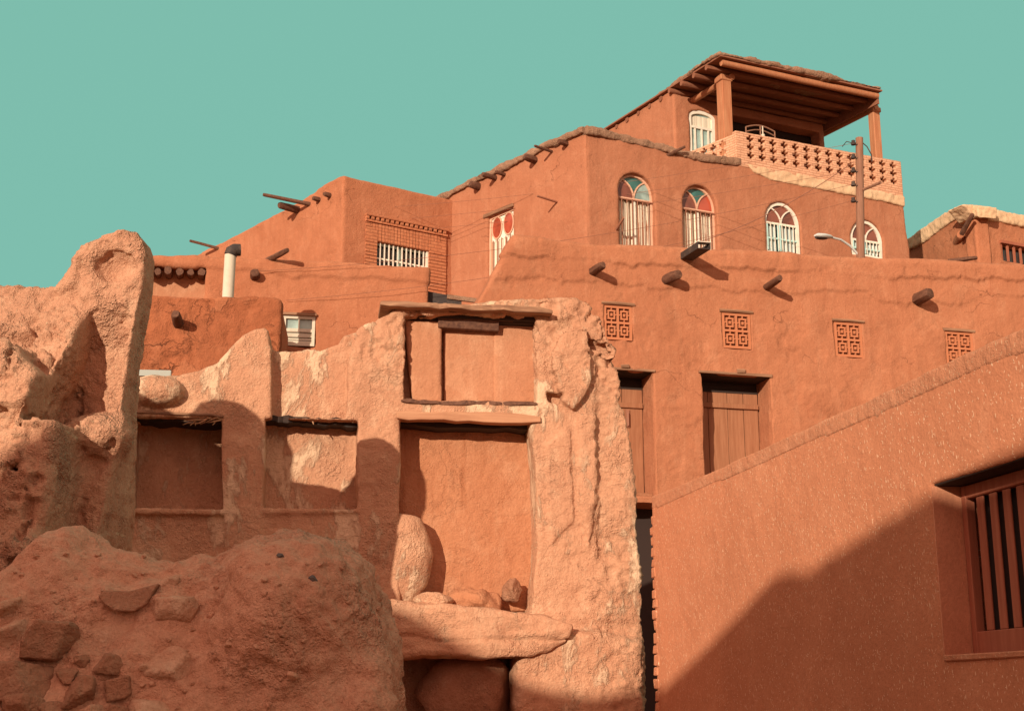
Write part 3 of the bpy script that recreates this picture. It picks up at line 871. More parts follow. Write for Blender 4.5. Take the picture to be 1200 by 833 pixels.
# balcony geometry
E1 = FU.e
FE = Fr(O=FU.O, az=150.0); E2 = -FE.e
P1 = FU.pt(862, 155)
PW = FU.pt(846, 120)
def hit(px, py, p0, dirv):
    """point on the horizontal line p0 + t dirv seen at photo column px (row py)"""
    r = ray(px, py)
    den = dirv.x * r.y - dirv.y * r.x
    t = (r.x * p0.y - r.y * p0.x) / den
    return t
tD = hit(790, 140, PW, E2)
C = PW + E2 * tD
FT = Fr(O=C, az=66.0)
FTL = Fr(O=C, az=150.0)
FB = Fr(O=P1, az=66.0)                 # balcony front plane, at the wall's face
FBL = Fr(O=P1, az=140.0)
zb = FB.uz(866, 193)[1] - 0.05
zt1 = FB.uz(866, 154)[1]; uB1 = FB.u(1057, 210)
zt2 = FB.uz(1057, 190)[1]
ztop = (zt1 + zt2) / 2
zroof = FB.uz(850, 78)[1]
# room behind
rt = zroof + 0.02
o_tf = [(0, zb - .3), (0, rt), (FT.u(966, 150), rt), (FT.u(966, 150), zb - .3)]
TW = rectpx(FT, 808, 130, 839, 180)
wall_obj('wall', FT, o_tf, [(archpoly(TW[0], TW[1], TW[2], TW[3], 0.18), 0.14), (rect(FT.u(849, 150), FT.u(960, 150), zb - .1, rt - .25), 0.7)], M_UP, up, 0.4, 0.04, 0.05, noise_disp(0.015, 0.006, 0.003, 15))
Lroof = hit(701, 150, PW - E1 * 0.12, E2)
o_tl = [(-(Lroof - tD), zb - .6), (-(Lroof - tD), rt + .14), (0, rt + .14), (0, zb - .6)]
wall_obj('wall', FTL, o_tl, [], M_UP, up, 0.4, 0.04, 0.05, noise_disp(0.02, 0.006, 0.003, 16))
m = MB(); m.box((FT.u(849, 150) - .2, .41, zb - .1), (FT.u(960, 150) + .1, 1.6, rt - .02)); m.build('shade_box', M_SHADEFILL, up, FT.M)  # added solid box: shade under the balcony roof put into its colour
# white room window
a, b, c, d = TW
m = MB(); P = archpoly(a + .04, b - .04, c, d - .04, 0.15); m.ribbon(P, 0.09, 0.03, 0.10, True)
fo = m.build('window', M_WHITE, up, FT.M)
k = MB(); k.prism(archpoly(a + .07, b - .07, c, d - .07, 0.13), 0.09, 0.10); k.build('glass', M_GPALE, fo, FT.M)
k = MB(); zz = d - 0.5
k.box((a + .08, 0.035, zz), (b - .08, 0.085, zz + 0.06))
for i in range(1, 4):
    u = a + (b - a) * i / 4; k.box((u - .02, 0.04, c), (u + .02, 0.08, zz))
k.build('casement', M_WHITE, fo, FT.M)
k = MB(); k.box((a + .08, .086, zz + 0.06), (b - .08, .089, d - 0.14)); k.build('curtain', M_CURT, fo, FT.M)
# floor slab of the balcony and rear body of the house
m = MB()
ux = uB1 - 0.02
m.add([FB.world(0, 0.02, zb), FB.world(ux, 0.02, zb), FB.world(ux, 0.02, zb) + E2 * Lroof, FB.world(0, 0.02, zb) + E2 * Lroof,
       FB.world(0, 0.02, zb + .1), FB.world(ux, 0.02, zb + .1), FB.world(ux, 0.02, zb + .1) + E2 * Lroof, FB.world(0, 0.02, zb + .1) + E2 * Lroof],
      [(0, 1, 2, 3), (4, 5, 6, 7), (0, 1, 5, 4), (1, 2, 6, 5), (2, 3, 7, 6), (3, 0, 4, 7)])
m.build('balcony_floor', M_UP, up)
m = MB()
q0 = FU.world(0.3, 0.3, 0); q1 = FU.world(ue - 0.02, 0.3, 0); q2 = q1 + E2 * 6; q3 = q0 + E2 * 6
zr_ = o_ul[1][1] - 0.5
m.add([Vector((q.x, q.y, z)) for z in (0.0, zr_) for q in (q0, q1, q2, q3)], [(0, 1, 2, 3), (4, 5, 6, 7), (0, 1, 5, 4), (1, 2, 6, 5), (2, 3, 7, 6), (3, 0, 4, 7)])
m.build('rear_block', M_UP, up)
m = MB()
q0 = FU.world(ue - 0.6, 0.55, 0); q1 = FU.world(ue - 0.001, 0.55, 0); q2 = q1 + E2 * 6; q3 = q0 + E2 * 6
m.add([Vector((q.x, q.y, z)) for z in (0.0, zb) for q in (q0, q1, q2, q3)], [(0, 1, 2, 3), (4, 5, 6, 7), (0, 1, 5, 4), (1, 2, 6, 5), (2, 3, 7, 6), (3, 0, 4, 7)])
m.build('side_wall', M_UP, up)
# pierced brick railing: front and left side
def railing(fr, u0, u1, z0f, z1f, rows, cols, du, dz, ustart, name, w=0.16, y0=-0.02):
    zmin = min(z0f(u0), z0f(u1)); zmax = max(z1f(u0), z1f(u1))
    G = Grid((u0 - .06, u1 + .06), (y0 - .05, y0 + w + .05), (zmin - .06, zmax + .06), 0.0165)
    poly = [(u0, z0f(u0)), (u1, z0f(u1)), (u1, z1f(u1)), (u0, z1f(u0))]
    d = G.ext(poly, y0, y0 + w, 0.012)
    for r_ in range(rows):
        for c_ in range(cols):
            u = ustart + du * (c_ + (0.0 if r_ != 2 else 0.0)); z = z1f(u) - 0.155 - dz * r_
            if u > u1 - 0.12 or u < u0 + 0.1 or z < z0f(u) + 0.06: continue
            s = 0.038
            d = np.maximum(d, -np.minimum(np.maximum(G.box((u - s, y0 - 1, z - 0.092), (u + s, y0 + 1, z + 0.092)), -9), G.box((u - 0.105, y0 - 1, z - s), (u + 0.105, y0 + 1, z + s))))
    return sdf_obj(name, G, d, M_BRICKPALE, up, fr, lambda V, N: 0.004 * vnoise(V, 9, 3))
zF0 = lambda u: FB_z0 + 0 * u
_p = FB.uz(885, 197); _q = FB.uz(1058, 233); FB_z0 = (_p[1] + _q[1]) / 2 - 0.03
railing(FB, -0.02, uB1, zF0, lambda u: zt1 + (zt2 - zt1) * u / uB1, 3, 13, 0.0, 0.0, 0.0, 'railing') if False else None
ustart = FB.u(879, 163); uend = FB.u(1034, 193)
zz0, zz1 = FB.uz(879, 163)[1], FB.uz(1034, 193)[1]
railing(FB, -0.02, uB1, lambda u: _p[1] + (_q[1] - _p[1]) * (u - _p[0]) / (_q[0] - _p[0]) - 0.04, lambda u: zt1 + (zt2 - zt1) * u / uB1, 3, 14, (uend - ustart) / 12, 0.215, ustart, 'railing')
k = MB(); k.prism([(0.02, _p[1] - .02), (uB1 - .02, _q[1] - .02), (uB1 - .02, zt2 - .02), (0.02, zt1 - .02)], .145, .165); k.build('railing_backing', M_DEEP, up, FB.M)  # darker slab added behind the holes so they read as shade
la, lb = FBL.uz(797, 180), FBL.uz(862, 156)
railing(FBL, la[0], -0.03, lambda u: zb - 0.15 + 0 * u, lambda u: lb[1] + 0 * u, 3, 9, 0.30, 0.215, la[0] + 0.18, 'railing', 0.16, 0.0)
# posts
def post(pxm, pybot, pytop, w, lean=0.0):
    yp = .36
    u, z0 = FB.uz(pxm, pybot, yp); z1 = zroof - 0.02
    k = MB(); k.box((u - w / 2, yp, zb + .1), (u + w / 2, yp + w, z1)); k.box((u - w * .62, yp - 0.02, z1 - 0.14), (u + w * .62, yp + w + .02, z1 + 0.0), .01)
    return k.build('post', M_POST, up, FB.M, bevel=0.015)
post(854, 156, 80, 0.27)
post(1031, 186, 120, 0.22)
# roof: header beams, long beams, boards, earth
uR0, uR1 = FB.u(842, 80), FB.u(1027, 114) + 0.05
def sheet(name, poly_w, z0, z1, mat, jit=0):
    k = MB(); n = len(poly_w)
    k.add([Vector((p.x, p.y, z0)) for p in poly_w] + [Vector((p.x, p.y, z1)) for p in poly_w], [tuple(range(n)), tuple(range(n, 2 * n))] + [(i, (i + 1) % n, (i + 1) % n + n, i + n) for i in range(n)])
    return k.build(name, mat, up)
ov = 0.14
c0 = FB.world(uR0, -ov, 0); c1 = FB.world(uR1, -ov, 0); c2 = c1 + E2 * (tD + 0.3); c3 = c0 + E2 * (tD + .3)
for uu in (FB.u(855, 90, .42), FB.u(1027, 118, .3)):
    A_ = FB.world(uu, 0.42, zroof - 0.05); B_ = A_ + E2 * (tD + 0.02)
    k = MB(); k.tube([A_ - E2 * 0.1, A_.lerp(B_, .5), B_], 0.085, 10, 0.05); k.build('header_beam', M_POST, up, smooth=True)
k = MB(); A_ = FB.world(uR0 + 0.1, 0.02, zroof + 0.09); B_ = FB.world(uR1, 0.02, zroof + 0.09); k.tube([A_, A_.lerp(B_, .5) + Vector((0, 0, -.015)), B_], 0.085, 10, 0.05); k.build('front_beam', M_POST, up, smooth=True)
nb = 10
k = MB()
for i in range(nb):
    t_ = 0.35 + (Lroof - 0.6) * i / (nb - 1)
    A_ = FB.world(uR0 - 0.06, 0.05, zroof + 0.09) + E2 * t_; B_ = FB.world(uR1, 0.05, zroof + 0.09) + E2 * t_
    if t_ < tD + 0.1: k.tube([A_, A_.lerp(B_, .5) + Vector((0, 0, random.uniform(-.02, .02))), B_], 0.07, 10, 0.06)
    else: k.tube([A_ + E1 * random.uniform(.0, .1), A_ + E1 * 1.0], random.uniform(.06, .08), 10, 0.06)
k.build('rafters', M_BEAM, up, smooth=True)
k = MB()
q0 = FB.world(uR1 - .02, 0.0, 0); q1 = q0 + E2 * (tD + .3); sd = E1 * .05
k.add([Vector((q.x, q.y, z)) for z in (zroof - .13, zroof + .163) for q in (q0, q0 + sd, q1 + sd, q1)], [(0, 1, 2, 3), (4, 5, 6, 7), (0, 1, 5, 4), (1, 2, 6, 5), (2, 3, 7, 6), (3, 0, 4, 7)])
k.build('side_fascia', M_BEAM, up)
roofpoly = [FB.world(uR0 - 0.02, -ov, 0), FB.world(uR1 + 0.04, -ov, 0), FB.world(uR1 + 0.04, -ov, 0) + E2 * (tD + .5), FB.world(uR1 - 0.4, -ov, 0) + E2 * Lroof, FB.world(uR0 - 0.02, -ov, 0) + E2 * Lroof]
sheet('roof_boards', roofpoly, zroof + 0.165, zroof + 0.205, M_BEAM)
# earth layer in the roof's own sheared plan, as a solid with ragged edges
Lx = uR1 - uR0 + 0.02
G = Grid((-0.2, Lx + .2), (-0.3, Lroof + 0.6), (zroof + .12, zroof + .55), 0.05)
cs = E1.dot(-FU.n) ; sh = E2.dot(E1); ny = E2.dot(FU.n)
yy = G.Y
xx = G.X - (yy * sh / ny)
d = smax(smax(np.maximum(-0.1 - xx, xx - Lx), np.maximum(-ov - .03 - yy, yy - Lroof * ny), 0.03) + 0 * G.ZZ, np.maximum(zroof + .208 - G.ZZ, G.ZZ - (zroof + .30)), 0.04)
G.o[0] = -0.2
sdf_obj('earth_roof', G, d, M_EARTHROOF, up, None, noise_disp(0.05, 0.035, 0.015, 33), M=FB.M @ Matrix.Translation((uR0, 0, 0)))
# pale curved cot frame and cup on the balcony
cot = thing('cot_frame', 'pale curved metal chair back showing above the pierced brick railing', 'chair', FB.world(0.6, 0.6, zb + 0.1))
k = MB()
A_, B_ = FB.pt(874, 150, 0.5), FB.pt(908, 160, 0.5)
zq = A_.z
pts = [A_.lerp(B_, t) + Vector((0, 0, 0.02 + 0.10 * math.sin(math.pi * t) + 0.1 * t)) for t in [i / 10 for i in range(11)]]
k.tube(pts, 0.022, 8); k.tube([p - Vector((0, 0, 0.12)) for p in pts], 0.018, 8)
for i in (0, 5, 10): k.tube([pts[i], Vector((pts[i].x, pts[i].y, zb + 0.1))], 0.018, 6)
k.build('chair_back', M_POLE, cot, smooth=True)
k = MB(); q = FB.pt(894, 158, 0.25); k.tube([q - Vector((0, 0, .3)), q + Vector((0, 0, .22))], 0.016, 6); k.tube([q - Vector((0, 0, .1)), q + Vector((0, 0, 0))], 0.05, 8); k.build('upright', M_PIPE, cot, smooth=True)

# ================================================================== middle house with the barred brick-framed window
FW = Fr(383, 31.2, 58.0)
FWL = Fr(O=FW.O, az=140.0)
mid = thing('corner_house', 'red corner house with a brick framed barred window and sloping left roofline', 'house', FW.pt(403, 820))
o_w = FW.poly([(403, 205), (430, 211), (470, 220), (524, 233), (540, 237)])
BWo = FW.poly([(428, 262), (522, 262)]); 
o_w = [(0, 3)] + o_w + [(o_w[-1][0], 3)]
BW = (FW.u(441, 290), FW.u(502, 300), FW.uz(472, 318)[1], FW.uz(472, 289)[1])
wall_obj('wall', FW, o_w, [(rect(*BW), 0.2)], M_MID, mid, 0.5, 0.035, 0.07, noise_disp(0.018, 0.004, 0.003, 41))
o_wl = FWL.poly([(150, 348), (200, 316), (245, 291), (300, 262), (350, 236), (385, 212), (398, 206), (403, 205)])
o_wl[-1] = (0, o_w[1][1])
o_wl = [(o_wl[0][0], 3)] + o_wl + [(0, 3)]
wall_obj('wall', FWL, o_wl, [], M_MID, mid, 0.5, 0.035, 0.07, noise_disp(0.03, 0.01, 0.003, 44))
m = MB()
q0 = FW.world(0.25, 0.25, 0); q1 = FW.world(o_w[-1][0], 0.25, 0); e2 = -FWL.e * 5.0; 
m.add([Vector((q.x, q.y, z)) for z in (2.0, o_wl[1][1] - .3) for q in (q0, q1, q1 + e2, q0 + e2)], [(0, 1, 2, 3), (4, 5, 6, 7), (0, 1, 5, 4), (1, 2, 6, 5), (2, 3, 7, 6), (3, 0, 4, 7)])
m.build('rear_block', M_MID, mid)
# brick surround
u0, u1 = FW.u(428, 280), FW.u(522, 290)
zt_ = FW.uz(475, 269)[1]; zbot = 6.0
k = MB()
rowh = 0.085; nrow = int((zt_ - zbot) / rowh)
for i in range(nrow):
    z1 = zt_ - i * rowh; z0 = z1 - rowh + 0.012
    for ua, ub in ((u0, BW[0]), (BW[1], u1)):
        if z0 > BW[3] + 0.22 : continue
        k.box((ua, -0.045 + random.uniform(-.006, .006), z0), (ub, 0.05, z1), 0.004)
z1 = zt_; z0 = BW[3]; nv = 22
for i in range(nv):
    ua = u0 + 0.17 + (u1 - u0 - .34) * i / nv; ub = ua + (u1 - u0 - .34) / nv - 0.012
    if True: k.box((ua, -0.04 + random.uniform(-.006, .006), z0 + 0.003), (ub, 0.05, z1), 0.004)
for ua, ub in ((u0, u0 + .16), (u1 - .16, u1)):
    z = z0 + 0.0
    while z < z1 - 0.02:
        k.box((ua, -0.042, max(z, BW[3] + .0)), (ub, .05, min(z + rowh - .012, z1))); z += rowh
bs = k.build('brick_surround', M_BRICKRED, mid, FW.M)
k = MB()
k.box((u0 - 0.02, -0.08, zt_ + 0.004), (u1 + 0.02, 0.05, zt_ + 0.055))
n = 17
for i in range(n):
    ua = u0 - 0.02 + (u1 - u0 + .04) * i / n
    k.box((ua, -0.10, zt_ + 0.058), (ua + (u1 - u0) / n * 0.55, 0.05, zt_ + 0.135), .004)
k.box((u0 - 0.03, -0.12, zt_ + 0.138), (u1 + 0.03, 0.05, zt_ + 0.185))
k.build('dentil_cornice', M_BRICKRED, bs, FW.M)
a, b, c, d = BW
k = MB(); k.box((a, 0.185, c), (b, 0.197, d)); fo = k.build('window', M_GDARK, mid, FW.M)
k = MB()
for i in range(1, 12):
    u = a + (b - a) * i / 12; k.box((u - .014, 0.02, c), (u + .014, 0.045, d))
k.box((a, 0.047, (c + d) / 2 - .1), (b, 0.06, (c + d) / 2 - .065)); k.box((b - .05, 0.0, c), (b - 0.002, 0.06, d)); 
k.build('window_bars', M_WHITE, fo, FW.M)
k = MB(); k.box((a + (b - a) * .45, 0.1, c), (a + (b - a) * .53, 0.14, d)); k.box((a, .1, d - .05), (b, .14, d)); k.build('window_frame', M_TEAL, fo, FW.M)
p = FWL.pt(362, 239)
spout(mid, p, FWL.pt(308, 228, -1.0) , 0.05, name='roof_pole')
outspout(mid, FWL, 349, 246, 0.55, 0.10, name='roof_spout')
spout(mid, FWL.pt(255, 291), FWL.pt(222, 282, -0.7), 0.045, name='roof_pole')
for bx, by in ((386, 229), (373, 234)): outspout(mid, FWL, bx, by, 0.16, 0.07, name='beam_end')

# ================================================================== parapet house in front of it
F3 = Fr(330, 26.0, 81.0)
h3 = thing('parapet_house', 'low red house with a long cracked parapet and small white sash window', 'house', F3.pt(330, 820))
o3 = F3.poly([(100, 301), (176, 301), (243, 301), (246, 303), (290, 304), (330, 305), (420, 309), (502, 316)])
o3 = [(o3[0][0], 0)] + o3 + [(o3[-1][0], 0)]
SW = rectpx(F3, 331, 370, 369, 405)
GA = rectpx(F3, 150, 311, 241, 347)
def h3x(V, N):
    u, z = V[:, 0], V[:, 2]; p2 = np.stack([u, u * 0, z * 0], 1)
    line = F3.uz(330, 322)[1] + 0.05 * u * 0 + 0.07 * vnoise(p2, 1.8, 3) + 0.05 * vnoise(p2, 5, 4)
    return (V[:, 1] < 0.1) * 0.04 * sstep(-.02, .03, z - line)
wall_obj('wall', F3, o3, [(rect(*SW), 0.12), (rect(*GA), 0.35)], M_MID, h3, 0.55, 0.035, 0.06, noise_disp(0.025, 0.01, 0.004, 51, h3x))
m = MB(); m.prism([(o3[0][0], 0), (o3[0][0], o3[2][1] - .5), (o3[-1][0] - .02, o3[-2][1] - .5), (o3[-1][0] - .02, 0)], 0.54, 3.5); m.build('rear_block', M_MID, h3, F3.M)
k = MB()
for i in range(7):
    uu = GA[0] + (GA[1] - GA[0]) * (i + .5) / 7
    k.tube([(uu, 0.4, GA[3] - 0.10), (uu + .02, -0.05 + random.uniform(-.1, .06), GA[3] - 0.10 - random.uniform(0, .05))], random.uniform(.05, .09), 9, .15)
k.build('beam_ends', M_LOG, h3, F3.M, smooth=True)
k = MB(); k.box((GA[0], 0.335, GA[2] + .0), (GA[1] - .002, 0.347, GA[3] - 0.0)); k.build('gallery_panel', M_PANEL, h3, F3.M)
a, b, c, d = SW
k = MB(); k.ribbon(rect(a + .03, b - .03, c + .03, d - .03), .06, 0.0, .06, True); k.box((a + .06, .005, (c + d) / 2 - .02), (b - .06, .05, (c + d) / 2 + .03))
k.box(((a + b) / 2 - .015, .01, (c + d) / 2 + .03), ((a + b) / 2 + .015, .05, d - .06)); k.box((a + .06, .01, c + .18), (b - .06, .05, c + .21)); fo = k.build('window', M_PIPE, h3, F3.M)
k = MB(); k.box((a + .06, .055, c + .06), (b - .06, .06, d - .06)); k.build('glass', M_GPALE, fo, F3.M)
k = MB()
for zz in [c + .07 + .05 * i for i in range(6)]: k.box((a + .06, .03, zz), (b - .06, .045, zz + .035))
k.build('shutter_slats', M_PIPE, fo, F3.M)
k = MB(); k.box((a - .02, -0.06, d + .002), (b + .02, .10, d + .05)); k.build('lintel', M_LOGX, h3, F3.M)
spout(h3, F3.pt(318, 303), F3.pt(337, 293, -0.5), 0.06, name='broken_spout')
outspout(h3, F3, 299, 323, 0.2, 0.11, name='roof_spout', mat=M_LOG)

# ================================================================== lower dark red house
F4 = Fr(250, 23.6, 84.0)
h4 = thing('dark_red_house', 'low dark red house with flaking plaster under the pale vent pipe', 'house', F4.pt(250, 820))
o4 = F4.poly([(60, 345), (165, 346), (250, 347), (322, 348), (331, 352)])
o4 = [(o4[0][0], -1)] + o4 + [(o4[-1][0], -1)]
def h4x(V, N):
    return (V[:, 1] < 0.1) * (0.03 * sstep(-.15, .35, fbm(V, 1.6, 3, 71)) - 0.02 * sstep(.3, .6, vnoise(V, 5, 72)))
wall_obj('wall', F4, o4, [], M_DEEP, h4, 0.5, 0.03, 0.06, noise_disp(0.025, 0.012, 0.005, 61, h4x))
m = MB(); m.prism([(o4[0][0], -1), (o4[0][0], o4[2][1] - .12), (o4[-1][0] - .01, o4[-2][1] - .12), (o4[-1][0] - .01, -1)], 0.49, 2.2); m.build('rear_block', M_MID, h4, F4.M)
outspout(h4, F4, 209, 379, 0.45, 0.09, name='roof_spout', droop=-0.05)
pipe = thing('vent_pipe', 'pale cement vent pipe standing on the dark red house roof', 'pipe', F4.pt(266, 349, 0.15))
k = MB(); A_ = F4.pt(267, 350, 0.15); B_ = F4.pt(270, 299, 0.15); k.tube([A_, B_], 0.105, 16); k.build('pipe', M_PIPE, pipe, smooth=True)
k = MB(); q = F4.pt(270, 298, .15); k.tube([q - Vector((0, 0, .02)), q + Vector((0.02, 0, .05)), q + Vector((.07, .02, .09)), q + Vector((.17, .05, .10))], [.115, .12, .115, .11], 14, .03); k.build('pipe_cap', M_DARKMETAL, pipe, smooth=True)
# tin sheet at its foot
ts = MB(); ts.box((F4.u(150, 440, -1.2), -1.3, F4.uz(180, 442, -1.2)[1]), (F4.u(201, 440, -1.2), -1.2, F4.uz(180, 435, -1.2)[1]))
tag(ts.build('tin_sheet', M_TIN, None, F4.M), 'pale tin sheet edge lying behind the ruin below the dark red house', 'tin sheet')
# dark lean-to roof between
lt = thing('tarred_roof', 'black tarred lean-to roof between the parapet house and the main red house', 'roof', F3.pt(520, 345, 0.3))
k = MB()
A_, B_ = F3.pt(500, 341, 0.2), F3.pt(541, 349, 0.2)
k.add([A_, B_, B_ - Vector((0, 0, .45)), A_ - Vector((0, 0, .45))] + [q + F3.n * 1.6 for q in (A_, B_, B_ - Vector((0, 0, .45)), A_ - Vector((0, 0, .45)))], [(0, 1, 2, 3), (4, 5, 6, 7), (0, 1, 5, 4), (1, 2, 6, 5), (2, 3, 7, 6), (3, 0, 4, 7)])
k.build('roof_sheet', M_DARKMETAL, lt)
k = MB(); k.tube([B_ - F3.e * .3 + Vector((0, 0, .0)), B_ + F3.e * .35 + Vector((0, 0, -.06))], .05, 8, .2); k.build('ridge_lump', M_EARTHROOF, lt, smooth=True)

# ================================================================== right house
FH = Fr(1191.5, 33.0, 64.0)
FHL = Fr(O=FH.O, az=166.0)
hr = thing('far_right_house', 'red house with a pale ragged roof edge behind the long parapet', 'house', FH.pt(1142, 820))
oh = FH.poly([(1142, 250), (1200, 259), (1260, 269)])
oh = [(0, 5)] + oh + [(oh[-1][0], 5)]
HW = rectpx(FH, 1175, 289, 1212, 308)
wall_obj('wall', FH, oh, [(rect(*HW), .2)], M_MID, hr, 0.4, 0.04, 0.05, noise_disp(0.02, 0.01, 0.004, 81))
ohl = FHL.poly([(1000, 325), (1040, 303), (1080, 277), (1105, 259), (1125, 247), (1142, 249)])
ohl[-1] = (0, oh[1][1])
ohl = [(ohl[0][0], 5)] + ohl + [(0, 5)]
wall_obj('wall', FHL, ohl, [], M_MID, hr, 0.4, 0.04, 0.05, noise_disp(0.02, 0.01, 0.004, 82))
def edge_band(fr, top, low, w0, w1, seed):
    P = fr.poly(top, w0) + fr.poly(low, w0)
    G_ = Grid((min(p[0] for p in P) - .15, max(p[0] for p in P) + .15), (w0 - .1, w1 + .1), (min(p[1] for p in P) - .1, max(p[1] for p in P) + .15), .03)
    return sdf_obj('roof_edge', G_, G_.ext(P, w0, w1, .05), M_CREAM, hr, fr, noise_disp(.012, .018, .012, seed))
edge_band(FHL, [(1025, 304), (1050, 289), (1078, 269), (1104, 251), (1124, 239), (1146, 241)], [(1146, 255), (1125, 254), (1108, 264), (1082, 284), (1040, 304)], -.07, .5, 9)
edge_band(FH, [(1128, 239), (1148, 241), (1172, 246), (1200, 252), (1260, 264)], [(1260, 277), (1200, 265), (1172, 260), (1142, 255)], -.07, .5, 11)
m = MB()
q0 = FH.world(0.1, 0.3, 0); q1 = FH.world(oh[-1][0], .3, 0)
m.add([Vector((q.x, q.y, z)) for z in (3.0, ohl[1][1]) for q in (q0, q1, q1 - FHL.e * 5, q0 - FHL.e * 5)], [(0, 1, 2, 3), (4, 5, 6, 7), (0, 1, 5, 4), (1, 2, 6, 5), (2, 3, 7, 6), (3, 0, 4, 7)])
m.build('rear_block', M_MID, hr)
a, b, c, d = HW
k = MB(); k.box((a, .18, c), (b, .197, d)); fo = k.build('window', M_GDARK, hr, FH.M)
k = MB()
for i in range(0, 6):
    u = a + (b - a) * i / 5; k.box((u - .03, .02, c), (u + .03, .06, d))
k.box((a - .05, -.05, d + .002), (b + .05, .1, d + .08)); k.build('window_bars', M_REDWOOD, fo, FH.M)
spout(hr, FH.pt(1134, 262, .0), FH.pt(1140, 251, -.25), .065, name='roof_spout')
spout(hr, FHL.pt(1125, 279, 0), FHL.pt(1125, 279, 0) + Vector((-.04, -.26, .02)), .13, mat=M_MID, name='clay_spout')
spout(hr, FH.pt(1128, 304, 0), FH.pt(1145, 302, -.2), .06, name='roof_spout')

# ================================================================== pole, lamp and wires
PY_ = 27.3
pole = thing('utility_pole', 'wooden utility pole with black insulators in front of the balcony railing', 'pole', atdepth(1008, 330, PY_))
A_, B_ = atdepth(1009, 335, PY_), atdepth(1007, 162, PY_)
k = MB(); k.tube([A_, A_.lerp(B_, .5), B_], [.088, .084, .078], 14, .02); k.build('shaft', M_POLE, pole, smooth=True)
WP = []
for py in (168, 184, 200, 216, 235):
    q = atdepth(1000, py, PY_ - .05); WP.append(q)
    k = MB(); ax = Vector((1, 0, 0))
    k.tube([q + Vector((0.10, 0, -.03)), q + Vector((0.02, 0, -.03)), q + Vector((.0, 0, .05))], .014, 6)
    k.tube([q + Vector((0, 0, -.04)), q + Vector((0, 0, -.0)), q + Vector((0, 0, .02)), q + Vector((0, 0, .06))], [.05, .055, .035, .04], 10)
    k.build('insulator', M_DARKMETAL, pole, smooth=True)
k = MB(); k.tube([atdepth(1008, 224, PY_), atdepth(1032, 214, PY_ - .45)], .035, 8, .05); k.build('bracket_arm', M_POLE, pole, smooth=True)
k = MB()
q = WP[0]
k.tube([atdepth(1009, 166, PY_), atdepth(1016, 172, PY_), atdepth(1021, 181, PY_), atdepth(1022, 190, PY_)], .012, 6)
k.tube([q, atdepth(992, 166, PY_), atdepth(987, 172, PY_)], .01, 6)
k.build('jumper_cable', M_DARKMETAL, pole, smooth=True)
lamp = thing('street_lamp', 'pale street lamp head on a thin curved arm from the wooden pole', 'street lamp', atdepth(1003, 296, PY_))
k = MB(); k.tube([atdepth(1006, 299, PY_), atdepth(996, 288, PY_ - .1), atdepth(985, 281, PY_ - .25), atdepth(973, 278, PY_ - .4)], .025, 8); k.build('arm', M_LAMP, lamp, smooth=True)
k = MB(); A_, B_ = atdepth(975, 278, PY_ - .38), atdepth(955, 276, PY_ - .7)
k.tube([A_.lerp(B_, t) for t in (0, .15, .5, .85, 1)], [.03, .07, .095, .085, .03], 12, 0, .6); hd = k.build('lamp_head', M_LAMP, lamp, smooth=True)
k = MB(); k.tube([A_.lerp(B_, t) - Vector((0, 0, .045)) for t in (.3, .5, .8, .95)], [.03, .07, .07, .03], 10, 0, .5); k.build('lamp_lens', M_GDARK, hd, smooth=True)
wl = ('uppermost overhead cable running left from the wooden pole', 'second overhead cable from the top running left from the wooden pole',
      'third overhead cable from the top running left from the wooden pole', 'fourth overhead cable from the top running left from the wooden pole', 'lowest overhead cable running left from the wooden pole')
for q, e, lab in zip(WP, (FWL.pt(330, 249, -.03), FWL.pt(300, 266, -.03), FWL.pt(272, 282, -.03), F3.pt(300, 318, -.08), F3.pt(335, 352, -.06)), wl):
    pts = [q.lerp(e, t) - Vector((0, 0, 0.30 * 4 * t * (1 - t))) for t in [i / 24 for i in range(25)]]
    k = MB(); k.tube(pts, .0045, 5)
    k.v = [tuple(Vector(v) - q) for v in k.v]
    tag(k.build('overhead_cable', M_WIRE, None, Matrix.Translation(q)), lab, 'cable', 'overhead cables strung from the pole')
q = atdepth(1000, 190, PY_ - .05); e = FU.pt(785, 293, -1.2)
k = MB(); k.tube([q.lerp(e, t) - Vector((0, 0, .25 * 4 * t * (1 - t))) for t in [i / 16 for i in range(17)]], .009, 5)
k.v = [tuple(Vector(v) - q) for v in k.v]
tag(k.build('drop_cable', M_WIRE, None, Matrix.Translation(q)), 'slanting house cable dropping from the pole to the main house parapet', 'cable')
# ================================================================== ruined house with niches and blocked doorway
FR = Fr(545, 16.0, 82.0)
ruin = thing('ruined_house', 'roofless ruined mud house with open niches and a clay blocked doorway', 'ruin', FR.pt(545, 830))
R = lambda pts, w=0.0: FR.poly(pts, w)
sil = R([(120, 900), (120, 452), (150, 443), (175, 437), (205, 438), (232, 434), (255, 424), (272, 405), (284, 391), (298, 384), (310, 381), (316, 386), (318, 402),
         (325, 406), (350, 404), (380, 405), (398, 398), (404, 388), (418, 383), (440, 374), (458, 366), (466, 358), (476, 355), (560, 354), (600, 350), (645, 347), (676, 347), (692, 355), (706, 372), (714, 392),
         (722, 412), (727, 430), (731, 452), (728, 470), (737, 482), (741, 505), (744, 540), (748, 580), (749, 620), (753, 660), (754, 720), (757, 780), (757, 900)])
us = [p[0] for p in sil]
G = Grid((min(us) - .15, max(us) + .15), (-0.45, 1.0), (-0.75, max(p[1] for p in sil) + .2), 0.022)
d = G.ext(sil, 0.0, 0.85, 0.07)
sub = lambda d, pts, dep, k=0.03, y0=-1.5: smax(d, -G.ext(R(pts), y0, dep, 0.0), k)
d = sub(d, [(319, 330), (319, 489), (405, 489), (408, 440), (415, 395), (440, 330)], 0.20, 0.05)          # thinner rough wall over the right niche
